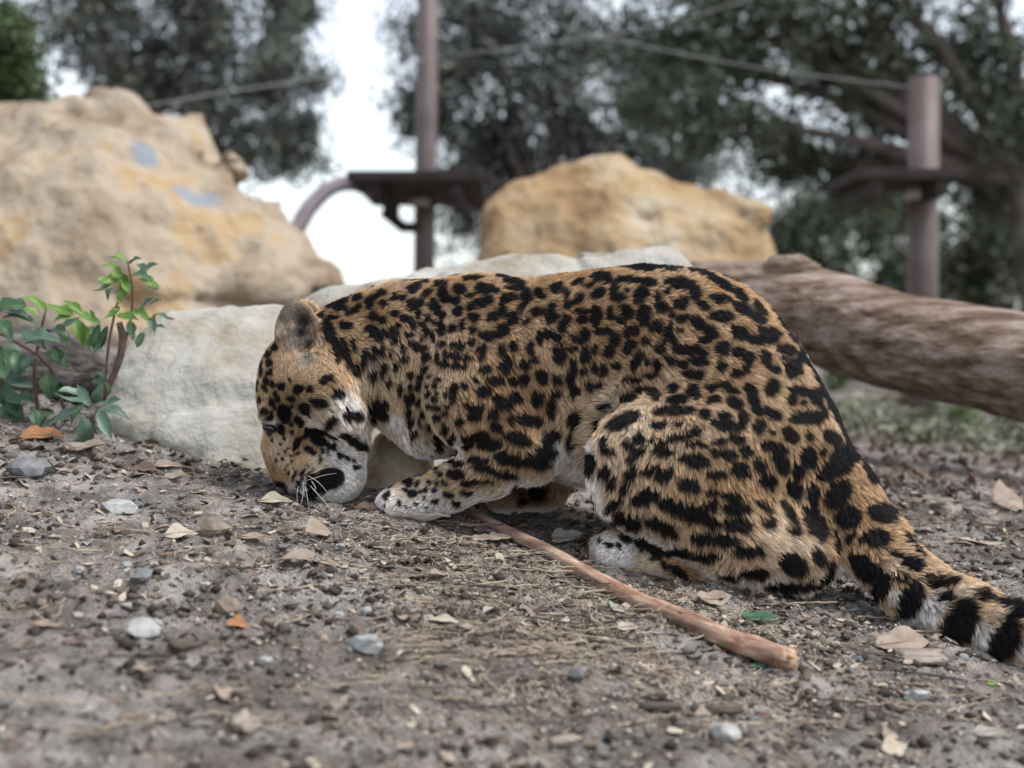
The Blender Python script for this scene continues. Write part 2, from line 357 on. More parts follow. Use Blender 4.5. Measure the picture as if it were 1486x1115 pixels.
m_dbark = nmat('dark_bark', [(0.32, (0.03, 0.027, 0.025)), (0.5, (0.10, 0.09, 0.085)), (0.68, (0.22, 0.20, 0.19))], scale=9, stretch=(1, 3, 3), bump=1.0, bscale=30, bdist=0.015, detail=9)
lg2 = bark_log('rotting_log', [lp(-160, 560, 2.95, 66), lp(-40, 545, 2.9, 64), lp(60, 540, 2.86, 60), lp(125, 548, 2.84, 50), lp(150, 560, 2.83, 34)], m_dbark, nseg=50, seed=14, amp=0.16)
tag(lg2, 'dark rotting log lying behind the leafy plants beside the pale slab', 'log')

# ================================================================== POLES, PLATFORMS, CABLES
m_post = nmat('brown_painted_steel', [(0.35, (0.085, 0.062, 0.058)), (0.65, (0.13, 0.10, 0.095))], scale=5, rough=0.55, spec=0.4, bump=0.1, bscale=40)
m_plank = nmat('dark_planks', [(0.35, (0.020, 0.016, 0.015)), (0.65, (0.05, 0.04, 0.036))], scale=6, stretch=(1, 6, 6), rough=0.8, bump=0.4, bscale=30)
m_zinc = mat('galvanised_steel', (0.5, 0.5, 0.52), 0.45, 0.5)
def box(name, c, sx, sy, sz, m, parent=None, rz=0, bev=0.006):
    bm = bmesh.new(); bmesh.ops.create_cube(bm, size=1, matrix=Matrix.Translation(Vector(c)) @ Matrix.Rotation(rz, 4, 'Z') @ Matrix.Diagonal((sx, sy, sz, 1)))
    bmesh.ops.bevel(bm, geom=bm.edges[:], offset=bev, segments=1, affect='EDGES'); me = bpy.data.meshes.new(name); bm.to_mesh(me); bm.free()
    return link(name, me, m, parent, False)
def post(px_bot, px_top, y_top, d, rpx, label, plat):
    root = empty('platform_post'); tag(root, label, 'post', 'posts carrying climbing platforms')
    rr = rpx * d / F; a = W(px_bot, 520, d); a.z = -0.2; b = W(px_top, y_top, d)
    mesh_obj('pole', *tube([a, a.lerp(b, 0.5), b], [rr] * 3, 24), m_post, root)
    (x0, x1, yp, dn, df, rz) = plat; p0, p1 = W(x0, yp, d), W(x1, yp, d); L = (p1 - p0).length; c = (p0 + p1) / 2
    n = 6; wd = (df - dn) / n
    for k in range(n):
        yy = c.y + dn + (k + 0.5) * wd
        if abs(yy - c.y) < rr and False: continue
        box('plank', (c.x, yy, c.z + 0.02), L, wd - 0.012, 0.055, m_plank, root, 0)
    for s in (-0.3, 0.3): box('beam', (c.x + s * L, c.y + (dn + df) / 2, c.z - 0.035), 0.06, (df - dn) * 0.94, 0.10, m_plank, root)
    fp = W(px_bot, yp + 12, d)
    mesh_obj('clamp', *tube([fp + Vector((0, 0, -0.03)), fp + Vector((0, 0, 0.03))], [rr + 0.012] * 2, 24), m_zinc, root)
    return root
p1 = post(612, 622, -120, 9.5, 15.5, 'tall brown steel post with dark plank platform, rising out above the trees', (524, 704, 281, -0.85, 0.80, 0))
p2 = post(1338, 1341, 113, 8.0, 22, 'shorter brown steel post with a flat top and plank platform beside the log', (1218, 1368, 270, -0.40, 0.30, 0))
a = [W(556, 306, 9.4), W(585, 330, 9.4), W(604, 330, 9.45)]
mesh_obj('brace', *tube(a, [0.035] * 3, 10), m_plank, p1)
m_limb = nmat('grey_limb', [(0.35, (0.14, 0.12, 0.13)), (0.65, (0.26, 0.235, 0.25))], scale=6, bump=0.3, bscale=30)
cl = smooth_path([(*W(425, 345, 9.0), 0.05), (*W(448, 303, 9.1), 0.05), (*W(480, 273, 9.2), 0.048), (*W(512, 267, 9.3), 0.045), (*W(545, 282, 9.4), 0.04)], 20)
cl = np.vstack([[*W(400, 520, 8.9), 0.05], cl])
br = mesh_obj('climbing_branch', *tube([p[:3] for p in cl], list(cl[:, 3]), 12, jitter=0.05), m_limb)
tag(br, 'bare grey branch arching up from behind the tan boulder to the plank platform', 'branch')
m_cable = mat('pale_cable', (0.62, 0.63, 0.64), 0.5, 0.4)
for pts, lab in [([(60, 186, 8.2), (230, 150, 8.6), (430, 118, 9.2), (614, 86, 9.38)], 'thin pale cable running from the tan boulder to the tall post'),
                 ([(628, 84, 9.4), (800, 62, 9.2), (990, 28, 9.0), (1200, -40, 8.8)], 'thin pale cable rising away from the tall post into the oak crown'),
                 ([(628, -20, 9.45), (830, 42, 9.0), (1080, 95, 8.5), (1332, 128, 8.05)], 'thin pale cable strung between the tall post and the shorter post')]:
    q = smooth_path([tuple(W(*p)) for p in pts], 20)
    tag(mesh_obj('cable', *tube(q, [0.0017] * 20, 6), m_cable), lab, 'cable', 'cables strung between the posts')

# ================================================================== TREES
m_tbark = nmat('oak_bark', [(0.35, (0.045, 0.037, 0.032)), (0.65, (0.13, 0.11, 0.10))], scale=5, bump=0.6, bscale=12, bdist=0.03)
def leaf_mat(name, a, b):
    m = nmat(name, [(0.35, a), (0.65, b)], scale=2.0, rough=0.55, spec=0.4, bump=0)
    return m
m_oak = leaf_mat('oak_leaves', (0.040, 0.055, 0.034), (0.10, 0.118, 0.072))
m_oak2 = leaf_mat('grey_oak_leaves', (0.062, 0.072, 0.060), (0.13, 0.142, 0.115))
m_bush = leaf_mat('bush_leaves', (0.030, 0.055, 0.016), (0.085, 0.125, 0.035))
def leaf_cloud(centres, radii, count, size, rng):
    k = rng.integers(0, len(centres), count); c = np.array(centres)[k]; r = np.array(radii)[k]
    p = c + rng.normal(0, 0.45, (count, 3)) * r[:, None]
    u = rng.normal(0, 1, (count, 3)); u /= np.linalg.norm(u, axis=1)[:, None]
    v = np.cross(u, rng.normal(0, 1, (count, 3))); v /= np.linalg.norm(v, axis=1)[:, None]
    s = size * rng.uniform(0.6, 1.3, (count, 1)); L = u * s; Wd = v * s * 0.42; n = np.cross(u, v) * s * 0.12
    V = np.stack([p - L, p + Wd + n, p + L, p - Wd + n], 1).reshape(-1, 3)
    return V, np.arange(count * 4).reshape(-1, 4)
def tree(name, label, base, lobes, nleaf, size, m, seed, trunk_r=0.22, group=None, clump=0.4, per=9, fork=0.45):
    """lobes: (centre Vector, radius m)"""
    rng = np.random.default_rng(seed); rr = random.Random(seed)
    root = empty(name, base); tag(root, label, 'tree' if 'tree' in name else 'bush', group)
    b = Vector(base); cen = sum((l[0] for l in lobes), Vector()) / len(lobes)
    fk = b.lerp(Vector((cen.x * 0.3 + b.x * 0.7, cen.y * 0.3 + b.y * 0.7, cen.z)), fork)
    V, Fc = tube([b - Vector((0, 0, 0.3)), b.lerp(fk, 0.5) + Vector((rr.uniform(-.1, .1), 0, 0)), fk], [trunk_r * 1.25, trunk_r, trunk_r * 0.85], 12, jitter=0.06)
    cl, cr = [], []
    for c, R in lobes:
        mid = fk.lerp(c, 0.5) + Vector((rr.uniform(-.2, .2) * R, rr.uniform(-.2, .2) * R, rr.uniform(0, .25) * R))
        v, f = tube([fk, mid, c], [trunk_r * 0.6, trunk_r * 0.36, trunk_r * 0.16], 8, vb=len(V), jitter=0.06); V += v; Fc += f
        for k in range(per):
            q = Vector(rng.normal(0, 1, 3)).normalized() * (R * rng.uniform(0.35, 1.0)); e = c + q
            s = mid.lerp(c, rr.uniform(0.2, 1))
            v, f = tube([s, s.lerp(e, 0.5) + Vector((0, 0, 0.06 * R)), e], [trunk_r * 0.14, trunk_r * 0.09, 0.01], 5, vb=len(V)); V += v; Fc += f
            for _ in range(3):
                cl.append(np.array(s.lerp(e, rng.uniform(0.5, 1.05)) + Vector(rng.normal(0, 0.12, 3)) * R)); cr.append(clump * rng.uniform(0.5, 1.3))
    to = mesh_obj('trunk', V, Fc, m_tbark)
    LV, LF = leaf_cloud(cl, cr, nleaf, size, rng); co = np_mesh('crown', LV, LF, m, None, False)
    for o in (to, co): o.parent = root; o.matrix_parent_inverse = Matrix.Translation(b).inverted()
    return root
def gp(px, d): p = W(px, 520, d); p.z = float(gz(p.x, p.y)); return p
def lob(L, d): return [(W(x, y, d + dd), r * d / F) for x, y, dd, r in L]
tree('oak_tree', 'grey leaved oak tree standing behind the pointed tan boulder', gp(270, 17), lob([(150, 40, 0, 110), (300, 20, 0.5, 120), (410, 90, 0, 80), (330, 170, 0.6, 110), (430, 210, 0, 55), (200, 120, 0.5, 80), (250, -90, 0, 130), (100, -60, 0, 110), (420, -20, 0.3, 60)], 17), 28000, 0.05, m_oak2, 1, 0.10, 'oaks beyond the enclosure', 0.30, 16)
tree('oak_tree', 'open crowned oak tree behind the ochre boulder and tall post', gp(800, 20), lob([(640, 60, 0, 80), (720, 30, 0.5, 110), (780, 130, 0, 100), (700, 200, 0.8, 75), (860, 60, 0, 100), (840, 190, 0.5, 90), (660, -60, 0, 120), (820, -70, 0, 120), (600, 150, 0, 35), (670, 290, 0.4, 60), (900, 260, 0.5, 70), (760, 240, 0.5, 80), (940, 150, 0.3, 90), (990, 250, 0.6, 70)], 20), 31000, 0.056, m_oak2, 2, 0.12, 'oaks beyond the enclosure', 0.46, 17)
tree('oak_tree', 'big dark spreading oak tree with heavy limbs behind the shorter post', gp(1545, 14), lob([(960, 60, 0.5, 100), (1010, 160, 0, 90), (1090, 40, 0, 130), (1180, 110, 0.4, 110), (1250, 10, 0, 140), (1390, 60, 0.5, 120), (1460, 160, 0, 100), (1290, 130, 1, 80), (1000, -70, 0, 120), (1180, -90, 0, 140), (1420, -80, 0, 140), (1120, 230, 1.2, 55), (1440, 260, 0.8, 80), (1240, 250, 1.4, 60)], 14), 35000, 0.045, m_oak, 3, 0.17, 'oaks beyond the enclosure', 0.32, 18, 0.62)
tree('oak_tree', 'low dense young oak tree between the ochre boulder and shorter post', gp(1230, 18), lob([(1150, 360, 0, 70), (1220, 330, 0.4, 80), (1290, 380, 0, 80), (1180, 420, 0.3, 70), (1400, 360, 0.2, 90), (1470, 330, 0, 100), (1430, 420, 0.5, 80), (1320, 300, 0.6, 60)], 18), 24000, 0.05, m_oak, 4, 0.10, 'oaks beyond the enclosure', 0.34, 8)
tree('leafy_bush', 'dense green rounded bush behind the left shoulder of the tan boulder', gp(0, 8.6), lob([(-60, 110, 0, 110), (20, 90, 0, 60), (45, 150, 0.2, 50), (-20, 190, 0, 90), (70, 180, 0.2, 26), (-60, 20, 0, 60), (10, 45, 0, 34)], 8.6), 16000, 0.022, m_bush, 5, 0.05, None, 0.11, 14)

# ================================================================== JAGUAR
HEADK = 0.014
def build_body():
    f = Field((-0.46, 1.66, 0.03), (0.80, 2.50, 0.80), 0.006)
    def P(px, py, d): return np.array(W(px, py, d))
    def R(rpx, d): return rpx * d / F
    def chain(L, k, sy=1.0):
        for a, b in zip(L[:-1], L[1:]):
            f.cone(P(*a[:3]), P(*b[:3]), R(a[3], a[2]), R(b[3], b[2]), k, sy)
    # trunk, loins, rump
    chain([(640, 530, 2.27, 112), (720, 522, 2.26, 110), (830, 535, 2.22, 128), (930, 532, 2.19, 137), (1000, 542, 2.165, 139), (1050, 590, 2.14, 131), (1098, 645, 2.125, 112), (1133, 720, 2.11, 97)], 0.03, 0.88)
    f.cone(P(800, 590, 2.23), P(930, 610, 2.19), R(96, 2.23), R(110, 2.19), 0.04, 0.9)
    f.cone(P(640, 560, 2.26), P(660, 585, 2.25), R(80, 2.26), R(72, 2.26), 0.03, 0.8)
    # shoulder hump and small dip
    f.ell(P(700, 480, 2.24), (R(70, 2.2), 0.085, R(70, 2.2)), 0.03)
    # neck
    chain([(650, 515, 2.27, 104), (575, 512, 2.265, 92), (505, 515, 2.25, 76)], 0.03, 0.85)
    f.cone(P(585, 560, 2.26), P(615, 610, 2.25), R(50, 2.26), R(48, 2.26), 0.025)
    # head
    f.ell(P(447, 552, 2.235), (R(72, 2.23), 0.078, R(74, 2.23)), 0.03)
    for d in (2.185, 2.285):
        f.cone(P(470, 575, d), P(492, 600, d), R(44, d), R(34, d), 0.02)
    f.cone(P(432, 590, 2.235), P(430, 668, 2.235), R(55, 2.23), R(36, 2.23), 0.02, 0.95)
    f.cone(P(398, 650, 2.235), P(417, 706, 2.235), R(18, 2.23), R(14, 2.23), 0.016, 1.1)
    f.cone(P(500, 620, 2.235), P(491, 692, 2.235), R(36, 2.23), R(37, 2.23), 0.016, 0.95)
    for d in (2.205, 2.265):
        f.ell(P(452, 690, d), (R(29, d), 0.030, R(31, d)), 0.012)
    f.cone(P(505, 690, 2.235), P(478, 712, 2.235), R(22, 2.23), R(20, 2.23), 0.012)
    for d in (2.19, 2.28): f.ell(P(388, 603, d), (R(13, d), 0.02, R(13, d)), 0.012)       # brows
    # ears: rounded cups
    for d, px in ((2.195, 431), (2.285, 441)):
        f.ell(P(px, 484, d), (R(31, d), 0.022, R(49, d)), 0.010)
        f.ell(P(px + 9, 480, d - 0.020), (R(22, d), 0.019, R(36, d)), 0.006, sub=True)
    # near hind leg
    f.ell(P(1000, 680, 2.055), (R(128, 2.05), 0.078, R(122, 2.05)), 0.014)
    f.cone(P(1090, 650, 2.075), P(935, 660, 2.045), R(98, 2.07), R(76, 2.04), 0.016, 0.78)
    f.cone(P(930, 690, 2.045), P(1120, 800, 2.06), R(72, 2.04), R(50, 2.06), 0.02, 0.8)
    f.ell(P(1070, 775, 2.055), (R(100, 2.05), 0.065, R(72, 2.05)), 0.02)
    chain([(1150, 838, 2.055, 22), (1010, 826, 2.06, 25), (930, 808, 2.066, 29), (893, 800, 2.07, 30)], 0.014)
    for dx, dd in ((0, -0.032), (-10, -0.010), (-12, 0.014), (-4, 0.034)):
        f.cone(P(905 + dx, 802, 2.07 + dd), P(882 + dx, 806 - 12 * (dd > 0.01), 2.07 + dd), R(19, 2.07), R(17, 2.07), 0.006)
    f.ell(P(1160, 800, 2.065), (R(62, 2.06), 0.06, R(54, 2.06)), 0.02)
    # far hind leg
    f.ell(P(1020, 690, 2.23), (R(112, 2.2), 0.07, R(112, 2.2)), 0.02)
    f.cone(P(1100, 800, 2.25), P(930, 770, 2.27), R(30, 2.2), R(28, 2.2), 0.015)
    # near fore leg
    f.ell(P(705, 545, 2.175), (R(84, 2.17), 0.05, R(92, 2.17)), 0.02)
    chain([(695, 585, 2.165, 74), (765, 645, 2.155, 50)], 0.016, 0.75)
    chain([(768, 648, 2.155, 50), (710, 680, 2.165, 40), (655, 708, 2.18, 32), (612, 722, 2.19, 31)], 0.014)
    f.ell(P(600, 727, 2.19), (R(50, 2.19), 0.046, R(27, 2.19)), 0.012)
    for dd, dx in ((-0.034, 4), (-0.012, -4), (0.012, -4), (0.034, 4)):
        f.cone(P(588 + dx, 730, 2.19 + dd), P(567 + dx, 732, 2.19 + dd), R(20, 2.19), R(18, 2.19), 0.006)
    # far fore leg, paw turned under
    chain([(820, 655, 2.31, 42), (790, 708, 2.31, 30), (740, 721, 2.30, 24)], 0.014)
    f.ell(P(733, 722, 2.295), (R(30, 2.29), 0.038, R(22, 2.29)), 0.01)
    # tail
    chain([(1158, 645, 2.115, 62), (1217, 722, 2.085, 55), (1264, 790, 2.05, 50), (1327, 853, 1.985, 44), (1402, 892, 1.925, 42), (1487, 923, 1.87, 41), (1570, 945, 1.82, 40), (1650, 960, 1.775, 34), (1700, 966, 1.75, 22)], 0.018)
    V, Q = f.mesh()
    # light smoothing
    e = np.concatenate([Q[:, [0, 1]], Q[:, [1, 2]], Q[:, [2, 3]], Q[:, [3, 0]]])
    for _ in range(3):
        acc = np.zeros_like(V); cnt = np.zeros(len(V))
        for a, b in ((0, 1), (1, 0)):
            np.add.at(acc, e[:, a], V[e[:, b]]); np.add.at(cnt, e[:, a], 1)
        V = V * 0.5 + 0.5 * acc / cnt[:, None]
    return V, Q
BV, BQ = build_body()
tri = np.concatenate([BQ[:, [0, 1, 2]], BQ[:, [0, 2, 3]]])
bvh = BVHTree.FromPolygons([tuple(v) for v in BV], [tuple(int(i) for i in q) for q in BQ])
fn = np.cross(BV[tri[:, 1]] - BV[tri[:, 0]], BV[tri[:, 2]] - BV[tri[:, 0]]); area = np.linalg.norm(fn, axis=1) / 2
VN = np.zeros_like(BV)
for k in range(3): np.add.at(VN, tri[:, k], fn)
VN /= np.linalg.norm(VN, axis=1)[:, None] + 1e-12
CAM = Vector((0, 0, H))
def on_body(px, py):
    for s in range(0, 14):
        t = s * 0.02; r = ray(px + (960 - px) * t, py + (640 - py) * t).normalized(); h = bvh.ray_cast(CAM, r)
        if h[0] is not None: return np.array(h[0]), np.array(h[1])
    return np.array(W(px, py, 2.15)), np.array((0, -1, 0))
